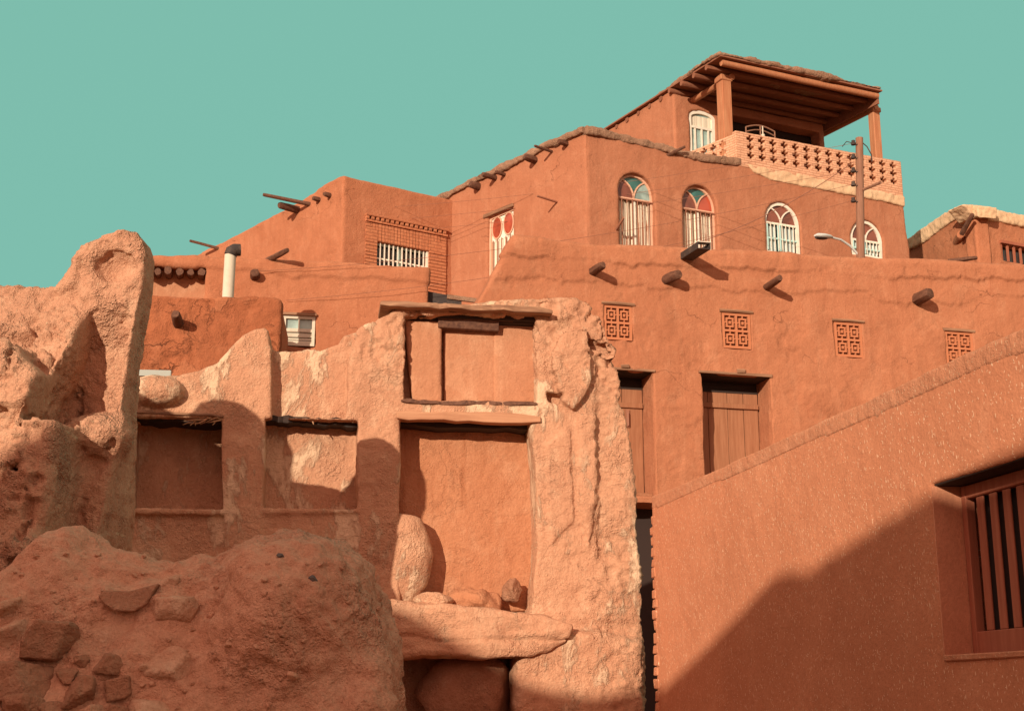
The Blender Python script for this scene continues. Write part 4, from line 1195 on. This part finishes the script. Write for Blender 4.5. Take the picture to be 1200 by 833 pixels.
d = sub(d, [(156, 488), (259, 490), (261, 596), (152, 594)], 0.62)
d = sub(d, [(311, 490), (419, 493), (418, 595), (309, 594)], 0.42)
d = sub(d, [(150, 603), (262, 604), (263, 700), (148, 700)], 0.07, 0.05)
d = sub(d, [(308, 603), (420, 602), (420, 700), (306, 700)], 0.03, 0.03)
d = sub(d, [(474, 368), (626, 370), (630, 471), (474, 468)], 0.36)
d = sub(d, [(469, 491), (622, 491), (628, 560), (630, 640), (622, 716), (468, 720)], 0.62, 0.04)
d = sub(d, [(462, 764), (606, 768), (612, 800), (604, 900), (462, 900)], 0.72, 0.05)
d = smin(d, G.ext(R([(612, 758), (660, 742), (700, 738), (752, 750), (757, 900), (604, 900), (601, 790)]), -0.16, 0.4, 0.14), 0.08)
# eroded relief on the right pier
d = smin(d, G.ext(R([(660, 386), (686, 386), (692, 420), (690, 455), (672, 482), (655, 470), (646, 430), (648, 400)]), -0.11, 0.2, 0.04), 0.03)
d = smin(d, G.ext(R([(676, 488), (700, 486), (700, 560), (690, 640), (680, 590)]), -0.055, 0.2, 0.05), 0.06)
d = smin(d, G.ext(R([(640, 520), (668, 500), (672, 610), (645, 640)]), -0.035, 0.2, 0.03), 0.02)
d = sub(d, [(700, 420), (760, 420), (760, 660), (703, 655)], 0.05, 0.07)
d = smin(d, G.ell((FR.u(186, 457), -0.02, FR.uz(186, 459)[1]), (0.30, 0.22, 0.19)), 0.03)
d = sub(d, [(690, 398), (715, 404), (714, 412), (688, 408)], 0.12, 0.03)
d = sub(d, [(640, 458), (660, 462), (656, 474), (642, 470)], 0.16, 0.03)
u_r = FR.u(636, 500)
def ruin_disp(V, N):
    u, y, z = V[:, 0], V[:, 1], V[:, 2]
    inside = np.where((y > 0.12) & (N[:, 1] < -0.5), 0.35, 1.0) * np.where((y > 0.3) & (np.abs(N[:, 1]) < .6), 0.7, 1)
    right = sstep(u_r, u_r + 0.5, u)
    topz = sstep(3.4, 4.2, z) * sstep(FR.u(318), FR.u(330), u)
    low = sstep(1.9, 0.6, z) * sstep(FR.u(440), FR.u(470), u)
    smooth_post = (u > FR.u(255)) & (u < FR.u(320)) & (z < 3.3)
    torn = sstep(FR.u(694), FR.u(704), u)
    a = (0.6 + 0.2 * right + 0.5 * topz + 0.4 * low) * np.where(smooth_post, 0.5, 1)
    r = 0.022 * fbm(V, 1.7, 3, 101) + 0.009 * fbm(V, 5.2, 3, 103) + 0.006 * fbm(V, 17, 3, 106)
    chip = -0.05 * sstep(0.38, 0.50, fbm(V, 4.3, 4, 113)) - .03 * sstep(.36, .46, fbm(V, 9, 3, 117))
    tr = 0.024 * ridged(V * np.array([1, 1, 2.4]), 5.5, 3, 120) - .02 + .03 * fbm(V, 2.1, 2, 125)
    return inside * a * (r + chip * (0.12 + .22 * right + .5 * topz)) + torn * tr * .6
sdf_obj('wall', G, d, M_RUIN, ruin, FR, ruin_disp)
# smooth plaster at the back of the niches
def slab(name, pts, y0, y1, mat, parent=None, jit=None, vox=0.03, k=0.02, amp=0.008, seed=0, label=None):
    P = R(pts, y0)
    G_ = Grid((min(p[0] for p in P) - .1, max(p[0] for p in P) + .1), (y0 - .1, y1 + .1), (min(p[1] for p in P) - .1, max(p[1] for p in P) + .1), vox)
    o = sdf_obj(name, G_, G_.ext(P, y0, y1, k), mat, parent or ruin, FR, noise_disp(amp, amp * .6, amp * .3, seed))
    if label: o['label'] = label
    return o
slab('niche_panel', [(474, 374), (518, 376), (518, 472), (483, 470)], 0.17, 0.42, M_PANEL, seed=1)
slab('niche_panel', [(520, 372), (582, 374), (582, 472), (520, 472)], 0.28, 0.42, M_PANEL, seed=2)
slab('niche_panel', [(578, 370), (632, 372), (632, 472), (578, 472)], 0.26, 0.42, M_PANEL, seed=3)
slab('door_infill', [(466, 500), (606, 503), (622, 512), (628, 570), (628, 650), (626, 716), (466, 716)], 0.46, 0.70, M_INFILL, vox=0.025, amp=0.016, seed=4, label='orange clay filling of the blocked doorway')
# timber: top board, second board, divider, lower lintel
def board(name, pts, y0, y1, mat, jit=0.03, seg=14, thick=0.05):
    """a warped, split board following a pixel polyline"""
    P = R(pts, (y0))
    m = MB(); n = seg
    L_ = []
    for i in range(n + 1):
        t = i / n * (len(P) - 1); k_ = min(int(t), len(P) - 2); f_ = t - k_
        L_.append((P[k_][0] * (1 - f_) + P[k_ + 1][0] * f_, P[k_][1] * (1 - f_) + P[k_ + 1][1] * f_))
    v = []; f = []
    for i, (u, z) in enumerate(L_):
        e_ = 0.6 if i in (0, n) else 1
        h_ = thick * e_ * random.uniform(.75, 1.2); yo = y0 + random.uniform(-jit, jit)
        zz = z + random.uniform(-jit, jit) * .5
        v += [(u, yo, zz - h_ / 2), (u, yo + .01, zz + h_ / 2), (u, y1, zz + h_ / 2), (u, y1, zz - h_ / 2)]
        if i:
            a = 4 * (i - 1); b = 4 * i
            f += [(a + q, a + (q + 1) % 4, b + (q + 1) % 4, b + q) for q in range(4)]
    f += [(0, 1, 2, 3), (4 * n, 4 * n + 1, 4 * n + 2, 4 * n + 3)]
    m.add(v, f)
    return m.build(name, mat, ruin, FR.M, bevel=0.006)
board('lintel', [(446, 355), (480, 357), (520, 358), (560, 360), (600, 361), (648, 364)], -0.14, 0.5, M_LOGX, 0.02, 16, 0.07)
ua, ub = FR.u(471, 370, .2), FR.u(632, 372, .2); z1_ = FR.uz(550, 364, .2)[1]; z0_ = FR.uz(550, 376, .2)[1]
k = MB()
for q in range(6): k.box((ua, .08 + q * .075, z0_ + random.uniform(-.03, .02)), (ub, .15 + q * .075, z1_), .012)
k.build('lintel', M_SHADEWOOD, ruin, FR.M, bevel=.01)  # dark band of shade under the top board, carried by colour
k = MB(); k.box((FR.u(514, 380, .15), .14, FR.uz(550, 386, .15)[1]), (FR.u(584, 380, .15), .30, z0_ + .02), .018); k.box((FR.u(518, 380, .15), .12, z0_ - .02), (FR.u(602, 380, .15), .138, z0_ + .03), .012); k.build('lintel', M_LOG, ruin, FR.M, bevel=.008)
board('ledge_board', [(470, 469), (520, 472), (570, 472), (630, 473)], -0.02, 0.4, M_LOG, 0.012, 22, 0.05)
board('lintel', [(465, 486), (510, 487), (560, 488), (634, 491)], -0.05, 0.12, M_LINT, 0.006, 10, 0.11)
board('lintel', [(466, 493), (560, 495), (632, 497)], 0.16, 0.68, M_SHADEWOOD, 0.004, 8, 0.13)  # doorway soffit, its shade put into the board colour
board('lintel', [(156, 487), (200, 489), (262, 492)], 0.10, 0.5, M_SHADEWOOD, 0.012, 10, 0.10)
board('lintel', [(310, 491), (360, 493), (420, 496)], 0.16, 0.5, M_SHADEWOOD, 0.03, 18, 0.09)
board('lintel', [(158, 482), (200, 484), (240, 485), (262, 487)], -0.03, 0.3, M_LOGX, 0.012, 10, 0.03)
k = MB()
for i in range(11):
    px = random.uniform(232, 262); A_ = FR.uz(px, 491)
    k.tube([(A_[0], -.02 + random.uniform(0, .1), A_[1]), (A_[0] - random.uniform(0, .12), -.05 + random.uniform(0, .1), A_[1] - random.uniform(-.02, .05)), (A_[0] - random.uniform(.05, .3), -.03 + random.uniform(0, .1), A_[1] - random.uniform(.01, .10))], [.010, .008, .004], 5)
for i in range(2):
    px = random.uniform(318, 418); A_ = FR.uz(px, 491)
    k.tube([(A_[0], .04 + random.uniform(0, .1), A_[1]), (A_[0] - random.uniform(-.04, .06), .03 + random.uniform(0, .06), A_[1] - random.uniform(.02, .09))], [.012, .005], 5)
k.build('roof_straw', M_ROOT, ruin, FR.M, smooth=True, kind='stuff')
# threshold log under the doorway
P = R([(450, 703), (480, 704), (520, 706), (580, 715), (640, 722), (672, 732), (668, 752), (622, 769), (560, 770), (460, 770)], -0.25)
G2 = Grid((min(p[0] for p in P) - .2, max(p[0] for p in P) + .2), (-0.6, .75), (min(p[1] for p in P) - .2, max(p[1] for p in P) + .2), 0.025)
seam = FR.uz(560, 748, -.25)[1]
sdf_obj('threshold_log', G2, G2.ext(P, -0.25, 0.5, 0.06), M_RUIN, ruin, FR, lambda V, N: 0.028 * fbm(V, 2.2, 3, 130) + 0.022 * fbm(V * np.array([.35, 1, 1]), 9, 3, 133) - 0.03 * np.exp(-((V[:, 2] - seam - .03 * vnoise(V * np.array([1, 0, 0]), 2.2, 4)) / .018) ** 2))

# ------------------------------------------------------------------ boulders and rubble
def rock_mesh(name, r, seed, mat, facets=7, vox=None, amp=0.10, boxy=False):
    vox = vox or max(r) / 13
    rs = np.random.RandomState(seed)
    G_ = Grid((-r[0] * 1.35, r[0] * 1.35), (-r[1] * 1.35, r[1] * 1.35), (-r[2] * 1.35, r[2] * 1.35), vox)
    d = G_.ell((0, 0, 0), r) if not boxy else G_.box([-q * .84 for q in r], [q * .84 for q in r], min(r) * .12)
    for i in range(facets):
        n = rs.normal(size=3); n /= np.linalg.norm(n)
        sup = math.sqrt((n[0] * r[0]) ** 2 + (n[1] * r[1]) ** 2 + (n[2] * r[2]) ** 2)
        d = smax(d, n[0] * G_.X + n[1] * G_.Y + n[2] * G_.ZZ - sup * rs.uniform(.5, .82), min(r) * .03)
    V, Q = nets(G_, d)
    N = vnormals(V, Q); m_ = min(r)
    V = V + N * (amp * m_ * fbm(V, 1.2 / max(r), 3, seed) + .04 * m_ * fbm(V, 5 / max(r), 2, seed + 3))[:, None]
    return mesh_np(name, V, Q, mat)
def rock(name, pos, r, seed, mat, label, cat='boulder', rot=(0, 0, 0), group=None, **k):
    o = link(name, rock_mesh(name, r, seed, mat, **k), None, Matrix.Translation(pos) @ Matrix.Rotation(rot[2], 4, 'Z') @ Matrix.Rotation(rot[1], 4, 'Y') @ Matrix.Rotation(rot[0], 4, 'X'))
    return tag(o, label, cat, group)
rock('boulder', FR.pt(470, 650, 0.24), (0.35, 0.25, 0.66), 5, M_RUIN, 'tall rounded boulder standing inside the blocked doorway against its post', facets=1, amp=.16)
rock('boulder', FR.pt(552, 822, 0.35), (0.66, 0.4, 0.55), 8, M_STONE2, 'broad dark boulder in the hollow under the threshold log', facets=8)
rock('rubble_block', FR.pt(603, 693, 0.25), (0.16, 0.14, 0.17), 12, M_STONE2, 'broken clay block in the bottom corner of the doorway', 'rubble', rot=(0, .4, .2), facets=9)
rock('rubble_block', FR.pt(560, 707, 0.30), (0.40, 0.24, 0.15), 14, M_INFILL, 'low heap of fallen clay on the threshold log', 'rubble', facets=9, amp=.5)
rock('rubble_block', FR.pt(508, 704, 0.15), (0.26, 0.2, 0.09), 15, M_RUIN, 'pale lump of fallen mud at the foot of the doorway boulder', 'rubble', facets=3, amp=.3)

# ================================================================== tall weathered mud wall on the left
FL = Fr(100, 11.5, 90.0)
LP = lambda pts, w=0.0: FL.poly(pts, w)
pil = LP([(60, 900), (62, 440), (66, 360), (72, 330), (84, 306), (100, 288), (122, 274), (140, 269), (156, 270), (167, 280), (171, 296), (168, 330), (160, 365), (154, 400), (148, 440), (140, 490), (133, 540), (124, 585), (112, 640), (106, 700), (104, 900)])
G = Grid((FL.u(-130), FL.u(172) + .5), (-1.2, 1.4), (-0.4, max(p[1] for p in pil) + .2), 0.021)
zt = lambda py: FL.uz(120, py)[1]
ds = np.interp(G.z, [zt(640), zt(560), zt(470), zt(380), zt(300)], [1.2, .85, .55, .44, .34]).astype(np.float32)[None, None, :]
p2 = psd(pil, G.U, G.Z)[:, None, :]
d = smax(p2, np.maximum(-G.Y, G.Y - ds), 0.06)
d = smin(d, G.ext(LP([(-130, 900), (-130, 330), (0, 334), (40, 338), (72, 341), (88, 352), (90, 900)]), 0.06, 0.9, 0.10), 0.06)
lumpw = -0.72
d = smin(d, G.ext(LP([(-130, 900), (-130, 392), (0, 396), (14, 400), (28, 420), (44, 436), (62, 450), (71, 464), (68, 500), (60, 556), (55, 590), (44, 625), (38, 650), (36, 900)], lumpw), lumpw, 0.3, 0.16), 0.14)
d = smin(d, G.ext(LP([(-130, 640), (30, 628), (52, 640), (60, 690), (60, 900), (-130, 900)], lumpw), lumpw - .12, 0.2, 0.12), 0.1)
# smooth arched recess beside the lump, hollow and ring on the head
y0m = np.interp(G.z, [zt(640), zt(470), zt(420), zt(345)], [-.42, -.42, -.30, .03]).astype(np.float32)[None, None, :]
pm = psd(LP([(-130, 900), (-130, 334), (66, 341), (90, 356), (99, 372), (100, 386), (92, 415), (80, 445), (70, 470), (56, 500), (50, 900)]), G.U, G.Z)[:, None, :]
d = smin(d, smax(pm, np.maximum(y0m - G.Y, G.Y - .5), .10), 0.10)
dep = np.interp(G.z, [zt(520), zt(490), zt(400), zt(358)], [.30, .30, .20, .01]).astype(np.float32)[None, None, :]
pn = psd(LP([(58, 510), (72, 466), (92, 420), (100, 386), (106, 366), (122, 356), (140, 358), (152, 370), (150, 390), (145, 425), (140, 455), (133, 490), (120, 510)]), G.U, G.Z)[:, None, :]
d = smax(d, -smax(pn, G.Y - dep, 0.0), 0.03)
d = smin(d, G.ell((FL.u(112, 500), 0.10, zt(508)), (0.30, 0.30, 0.20)), 0.12)
d = smax(d, -G.ell((FL.u(136, 312), -0.01, zt(312)), (0.20, 0.15, 0.145)), 0.012)
d = smax(d, -G.box((FL.u(10, 545, lumpw), -1.2, FL.uz(15, 552, lumpw)[1]), (FL.u(22, 545, lumpw), -.5, FL.uz(15, 541, lumpw)[1])), 0.02)
u70 = FL.u(75)
def left_disp(V, N):
    rec = ((V[:, 1] > 0.1) & (N[:, 1] < -.6) & (V[:, 2] < zt(372)) & (V[:, 0] > u70))
    flank = sstep(.35, .8, N[:, 0])
    side = np.where(rec, 0.25, 1.0) * (1 - .65 * flank) * np.where((V[:, 0] < u70), 1.35, 0.85)
    r = 0.020 * fbm(V, 1.9, 3, 201) + 0.012 * fbm(V, 5.5, 3, 204) + 0.010 * fbm(V, 17, 3, 207)
    pit = -0.055 * sstep(.42, .54, fbm(V, 4.2, 4, 210)) + 0.02 * sstep(.3, .42, fbm(V, 8, 3, 214)) - .035 * sstep(.5, .6, fbm(V, 7, 3, 219))
    headz = 1 - .6 * sstep(zt(400), zt(350), V[:, 2])
    return side * (r + pit * headz)
lw = thing('mud_wall', 'tall weathered mud wall with a hollow rounded head at its right end', 'wall', FL.pt(100, 830))
sdf_obj('wall', G, d, M_LEFT, lw, FL, left_disp)

# ================================================================== foreground mound of earth
FMd = Fr(300, 8.4, 90.0)
mo = FMd.poly([(-160, 960), (-160, 700), (-60, 690), (0, 672), (30, 648), (55, 629), (75, 621), (95, 623), (115, 636), (145, 648), (200, 650), (255, 651), (278, 645), (305, 634), (330, 627), (352, 629), (378, 637), (402, 648), (422, 666), (440, 700), (455, 742), (463, 790), (472, 960)], 0.25)
G = Grid((mo[0][0] - .1, mo[-1][0] + .2), (-1.2, 1.3), (-.75, max(p[1] for p in mo) + .15), 0.024)
y0 = (-0.75 + (G.ZZ + 0.6) * 0.55)
d = smax(psd(mo, G.U, G.Z)[:, None, :], smax(y0 - G.Y, G.Y - 0.9, 0.05), 0.22)
d = smax(d, -G.ell((FMd.u(150, 720), -0.50, FMd.uz(150, 720)[1]), (0.24, 0.36, 0.28)), 0.08)
d = smax(d, -G.ell((FMd.u(110, 800), -0.80, FMd.uz(110, 800)[1]), (0.42, 0.34, 0.16)), 0.06)
d = smax(d, -G.ell((FMd.u(20, 800), -0.75, FMd.uz(40, 770)[1]), (0.45, 0.32, 0.17)), 0.06)
d = smin(d, G.ell((FMd.u(350, 700), -0.12, FMd.uz(350, 735)[1]), (0.45, 0.42, 0.5)), 0.2)
md = lambda V, N: 0.045 * fbm(V, 1.8, 3, 301) + 0.03 * fbm(V, 5, 3, 303) + 0.016 * fbm(V, 14, 3, 306) + 0.012 * sstep(.3, .7, fbm(V, 22, 2, 309))
V, Q = nets(G, d); N = vnormals(V, Q); V = V + N * md(V, N)[:, None]
mound = link('earth_mound', mesh_np('earth_mound', V, Q, M_MOUND), None, FMd.M)
tag(mound, 'rounded heap of crumbled red earth in front of the ruin', 'earth mound')
from mathutils.bvhtree import BVHTree
Vw = V + np.array([FMd.O.x, FMd.O.y, 0]) if True else V
bvh = BVHTree.FromPolygons([tuple(p) for p in Vw], [tuple(q) for q in Q])
def onmound(px, py, sink=0.0):
    r = ray(px, py); r.normalize()
    h = bvh.ray_cast(Vector((0, 0, 0)), r)[0]
    return (h if h is not None else atdepth(px, py, 8)) + r * sink
S = lambda px: px / 1600 * 7.9
rock('boulder', onmound(205, 715, .02), (S(30), .13, S(27)), 21, M_STONE, 'pale rounded stone set in the mound above another pale stone', 'stone', facets=4)
rock('boulder', onmound(198, 782, .02), (S(31), .14, S(25)), 22, M_STONE, 'pale rounded stone low in the mound beneath another pale stone', 'stone', facets=4)
rock('stone_chip', onmound(202, 684, .02), (S(14), .05, S(9)), 23, M_STONE, 'small pale angular stone just above the two rounded stones', 'stone', rot=(0, -.5, 0), facets=9)
rock('stone_block', onmound(62, 752, .0), (S(40), .16, S(28)), 24, M_STONE2, 'blocky brown stone under the left hump of the mound', 'stone', facets=6, boxy=True, rot=(0, .1, .2))
rock('stone_block', onmound(20, 800, .02), (S(48), .2, S(26)), 25, M_STONE2, 'wide dark stone in the bottom left corner of the rubble', 'stone', facets=6, boxy=True)
rock('stone_block', onmound(95, 812, .0), (S(20), .12, S(22)), 26, M_STONE2, 'upright brown stone beside the small squared block', 'stone', facets=6, boxy=True)
rock('stone_block', onmound(60, 838, .08), (S(45), .16, S(18)), 27, M_STONE2, 'flat brown stone along the bottom edge of the rubble', 'stone', facets=6, boxy=True)
rock('stone_block', onmound(170, 838, .06), (S(36), .15, S(20)), 28, M_STONE, 'reddish stone below the squared block', 'stone', facets=7)
rock('stone_chip', onmound(367, 678, .0), (S(7), .035, S(5.5)), 29, M_DARKSTONE, 'small dark grey chip on the bare slope of the mound', 'stone', rot=(0, .7, .3), facets=9)
rock('stone_chip', onmound(328, 651, .0), (S(5), .03, S(3)), 30, M_DARKSTONE, 'tiny black chip near the mound top', 'stone', rot=(0, .3, .3), facets=9)
def flag(name, px, mat, th, label, sink, tilt=0.0):
    """a broken flat slab facing the camera, from its photographed outline, with thickness"""
    cx_ = sum(p[0] for p in px) / len(px); cy_ = sum(p[1] for p in px) / len(px)
    c_ = onmound(cx_, cy_, sink)
    m = MB(); n = len(px)
    P = [(ray(x, y) * (c_.y / ray(x, y).y)) - c_ for x, y in px]
    v = [(p.x, tilt * p.z, p.z) for p in P] + [(p.x * .98, tilt * p.z + th, p.z * .98) for p in P]
    m.add(v, [tuple(range(n)), tuple(range(2 * n - 1, n - 1, -1))] + [(i, (i + 1) % n, (i + 1) % n + n, i + n) for i in range(n)])
    return tag(m.build(name, mat, None, Matrix.Translation(c_), bevel=.008), label, 'stone')
flag('stone_slab', [(104, 722), (112, 700), (122, 706), (135, 716), (152, 718), (168, 712), (170, 720), (150, 742), (138, 762), (120, 763), (100, 760)], M_STONE, .09, 'smooth leaning slab in the middle of the rubble', -.03, .35)
flag('stone_slab', [(114, 698), (120, 691), (150, 692), (178, 684), (184, 682), (172, 708), (158, 717), (136, 716), (122, 707)], M_STONE2, .10, 'cracked slab lying over the smooth leaning slab', -.06, .5)
flag('squared_block', [(122, 797), (150, 790), (153, 813), (146, 818), (124, 823)], M_STONE2, .15, 'small squared block at the bottom of the rubble', -.05, .1)
rr = random.Random(3)
for i, (px, py, w_, h_) in enumerate(((12, 745, 34, 22), (130, 778, 24, 13), (30, 836, 36, 14), (105, 842, 26, 14), (140, 838, 22, 12), (78, 792, 18, 11), (10, 712, 20, 14), (98, 776, 14, 9))):
    rock('rubble_stone', onmound(px, py, .01), (S(w_), S(w_) * .8, S(h_)), 60 + i, M_STONE2 if i % 3 else M_STONE, 'angular rubble stone packed among the others at the foot of the mound', 'stone', rot=(rr.uniform(-.4, .4), rr.uniform(-.4, .4), rr.uniform(0, 3)), group='rubble stones at the foot of the mound', facets=7, boxy=True)
# scattered crumbs and clods on the mound
clods = []
base_m = [rock_mesh('clod', (.02, .018, .015), 40 + i, M_MOUND if i % 2 else M_STONE, facets=6, vox=.004) for i in range(4)]
rr = random.Random(5)
for i in range(90):
    px = rr.uniform(5, 455); py = rr.uniform(640, 830)
    r = ray(px, py); r.normalize()
    h = bvh.ray_cast(Vector((0, 0, 0)), r)
    if h[0] is None: continue
    s = rr.uniform(.35, 1.3) * (1.8 if rr.random() < .08 else 1)
    o = link('clod', base_m[rr.randrange(4)], None, Matrix.Translation(h[0]) @ Matrix.Rotation(rr.uniform(0, 6), 4, 'Z') @ Matrix.Scale(s, 4))
    tag(o, 'small loose earth clod on the mound', 'clod', 'loose clods on the mound')

# ================================================================== sloping straw plaster wall on the right
FX = Fr(762, 16.0, 169.0)
rw = thing('straw_plaster_house', 'house wall of straw flecked red plaster with a barred window and slanted shadow', 'house', FX.pt(762, 830))
ox = FX.poly([(764, 583), (800, 568), (900, 523), (1000, 478), (1100, 432), (1200, 387), (1290, 346), (1380, 305)])
zl = -1.95
ox = [(ox[0][0], zl)] + ox + [(ox[-1][0], zl)]
wa = FX.u(1099, 668); wb = FX.u(1290, 668); wzt = FX.uz(1095, 567)[1]; wzb = FX.uz(1104, 769)[1]
G = Grid((ox[0][0] - .15, ox[-1][0] + .15), (-.12, .6), (zl - .1, max(p[1] for p in ox) + .15), 0.025)
d = G.ext(ox, 0, .5, .015)
d = smax(d, -G.ext(rect(wa, wb, wzb, wzt), -1, .40, 0), .012)
sdf_obj('wall', G, d, M_RIGHT, rw, FX, noise_disp(.012, .002, .0015, 401))
# worn coping
cp = ox[1:-1]
low = [(u, z - 0.13 - .01 * math.sin(u * 2.3) - random.uniform(0, .012)) for u, z in [((1 - t) * cp[0][0] + t * cp[-1][0], np.interp((1 - t) * cp[0][0] + t * cp[-1][0], [p[0] for p in cp], [p[1] for p in cp])) for t in [i / 70 for i in range(71)]]]
poly = [(u, z + .012) for u, z in cp] + low[::-1]
G = Grid((ox[0][0] - .15, ox[-1][0] + .15), (-.15, .65), (min(p[1] for p in poly) - .1, max(p[1] for p in poly) + .15), 0.025)
sdf_obj('coping', G, G.ext(poly, -.004, .505, .008), M_COPING, rw, FX, noise_disp(.012, .002, .004, 401))
m = MB(); m.prism([(ox[0][0] + .3, zl), (ox[0][0] + .3, ox[1][1] - .35), (ox[-1][0], ox[-2][1] - .35), (ox[-1][0], zl)], .49, 4.0); m.build('rear_block', M_RIGHT, rw, FX.M)
k = MB()
ue_ = ox[0][0]; z = FX.uz(764, 604)[1]
while z > -1.6:
    h_ = random.uniform(.085, .12)
    gap_ = random.choice((.012, .02, .028))
    k.box((ue_ - random.uniform(.03, .09), -0.012 + random.uniform(-.008, .006), z - h_), (ue_ + random.uniform(.06, .14), .40, z), .008)
    z -= h_ + gap_
k.build('end_bricks', M_RIGHT, rw, FX.M, bevel=.01)
# window of the right wall
k = MB(); k.box((wa - .002, -.002, wzb), (wa + .012, .236, wzt - .01)); k.build('reveal', M_PLAIN, rw, FX.M)
k = MB(); y = .20
st_ = .06
k.box((wa + .02, y, wzb + .01), (wa + .02 + st_, y + .07, wzt - .01)); k.box((wb - .02 - st_, y, wzb + .01), (wb - .02, y + .07, wzt - .01))
k.box((wa + .02 + st_, y + .003, wzt - .10), (wb - .02 - st_, y + .068, wzt - .012)); k.box((wa + .02 + st_, y + .003, wzb + .012), (wb - .02 - st_, y + .068, wzb + .16))
fo = k.build('window', M_REDWOOD, rw, FX.M, bevel=.006)
k = MB(); pitch = .165; u = wa + .02 + st_ + .10
k2 = []
while u < wb - .15:
    k.box((u, y + .02, wzb + .162), (u + .088, y + .036, wzt - .102)); u += pitch
k.build('window_bars', M_REDWOOD, fo, FX.M, bevel=.005)
k = MB(); k.box((wa + .004, y + .15, wzb), (wb, y + .16, wzt)); k.build('dark_pane', M_SHADEFILL, fo, FX.M)
k = MB(); k.box((wa - .0, .02, wzt - .008), (wb, .3, wzt + .02), .0); k.build('lintel', M_SHADEWOOD, fo, FX.M, bevel=.005)  # window soffit darkened by colour to stand for shade
k = MB(); k.box((wa + .003, -.012, wzb - .03), (wb, .2, wzb + .006), .004); k.build('sill', M_COPING, fo, FX.M, bevel=.008)

# ================================================================== neighbouring houses outside the frame that shade the lane
def toplane(P, Yp):
    t = (Yp - P.y) / SUN.y
    return P + SUN * t
Yb = -10.0
edge = [FX.pt(*p) for p in ((1330, 470), (1200, 517), (1090, 574), (1000, 631), (946, 667), (931, 689), (924, 668), (903, 674), (850, 735), (780, 803))]
edge += [FR.pt(754, 806), FR.pt(690, 812, -.2), FR.pt(620, 800, -.2), FR.pt(505, 748, -.25), FR.pt(462, 704, -.25)]
pts = sorted([(q.x, q.z) for q in (toplane(p, Yb) for p in edge)])
xl = pts[0][0]
zfoot = toplane(atdepth(350, 628, 8.4), Yb).z + .25
zleft = toplane(FL.pt(20, 645, -.75), Yb).z
pts = [(xl - 12, zleft), (xl - 1.5, zleft), (xl - .4, max(pts[0][1] - .3, zfoot))] + pts
pts += [(pts[-1][0] + .8, pts[-1][1] - .5), (pts[-1][0] + .85, -2)]
pts = [(pts[0][0], -2)] + pts
nb_ = thing('street_house', 'tall red mud house across the lane behind the viewer', 'house', (xl, Yb, -1.8))
G = Grid((pts[0][0] - .2, pts[-1][0] + .2), (-.2, 3.2), (-2.1, max(p[1] for p in pts) + .2), .10)
sdf_obj('wall', G, G.ext(pts, 0, 3.0, .03), M_MAIN, nb_, None, None, M=Matrix(((1, 0, 0, 0), (0, -1, 0, Yb), (0, 0, 1, 0), (0, 0, 0, 1))))
Yt = 9.9
prof = [toplane(FR.pt(*p), Yt) for p in ((150, 452), (204, 485), (242, 515), (262, 493), (280, 485), (300, 487), (311, 496), (316, 512), (318, 600))]
pr = [(q.x, q.z) for q in prof]
pr = [(pr[0][0] - 3.5, -1), (pr[0][0] - 3.5, pr[0][1])] + pr + [(pr[-1][0], -1)]
nl = thing('side_house', 'mud house with a worn top just left of the tall mud wall', 'house', (pr[0][0] + 1, Yt, -1))
G = Grid((pr[0][0] - .2, pr[-1][0] + .2), (-.2, .9), (-1.2, max(p[1] for p in pr) + .2), .06)
sdf_obj('wall', G, G.ext(pr, 0, .6, .05), M_LEFT, nl, None, noise_disp(.02, .02, .01, 500), M=Matrix.Translation((0, Yt, 0)))
print('tower right edge px', 600 + 1600 * pr[-1][0] / Yt)
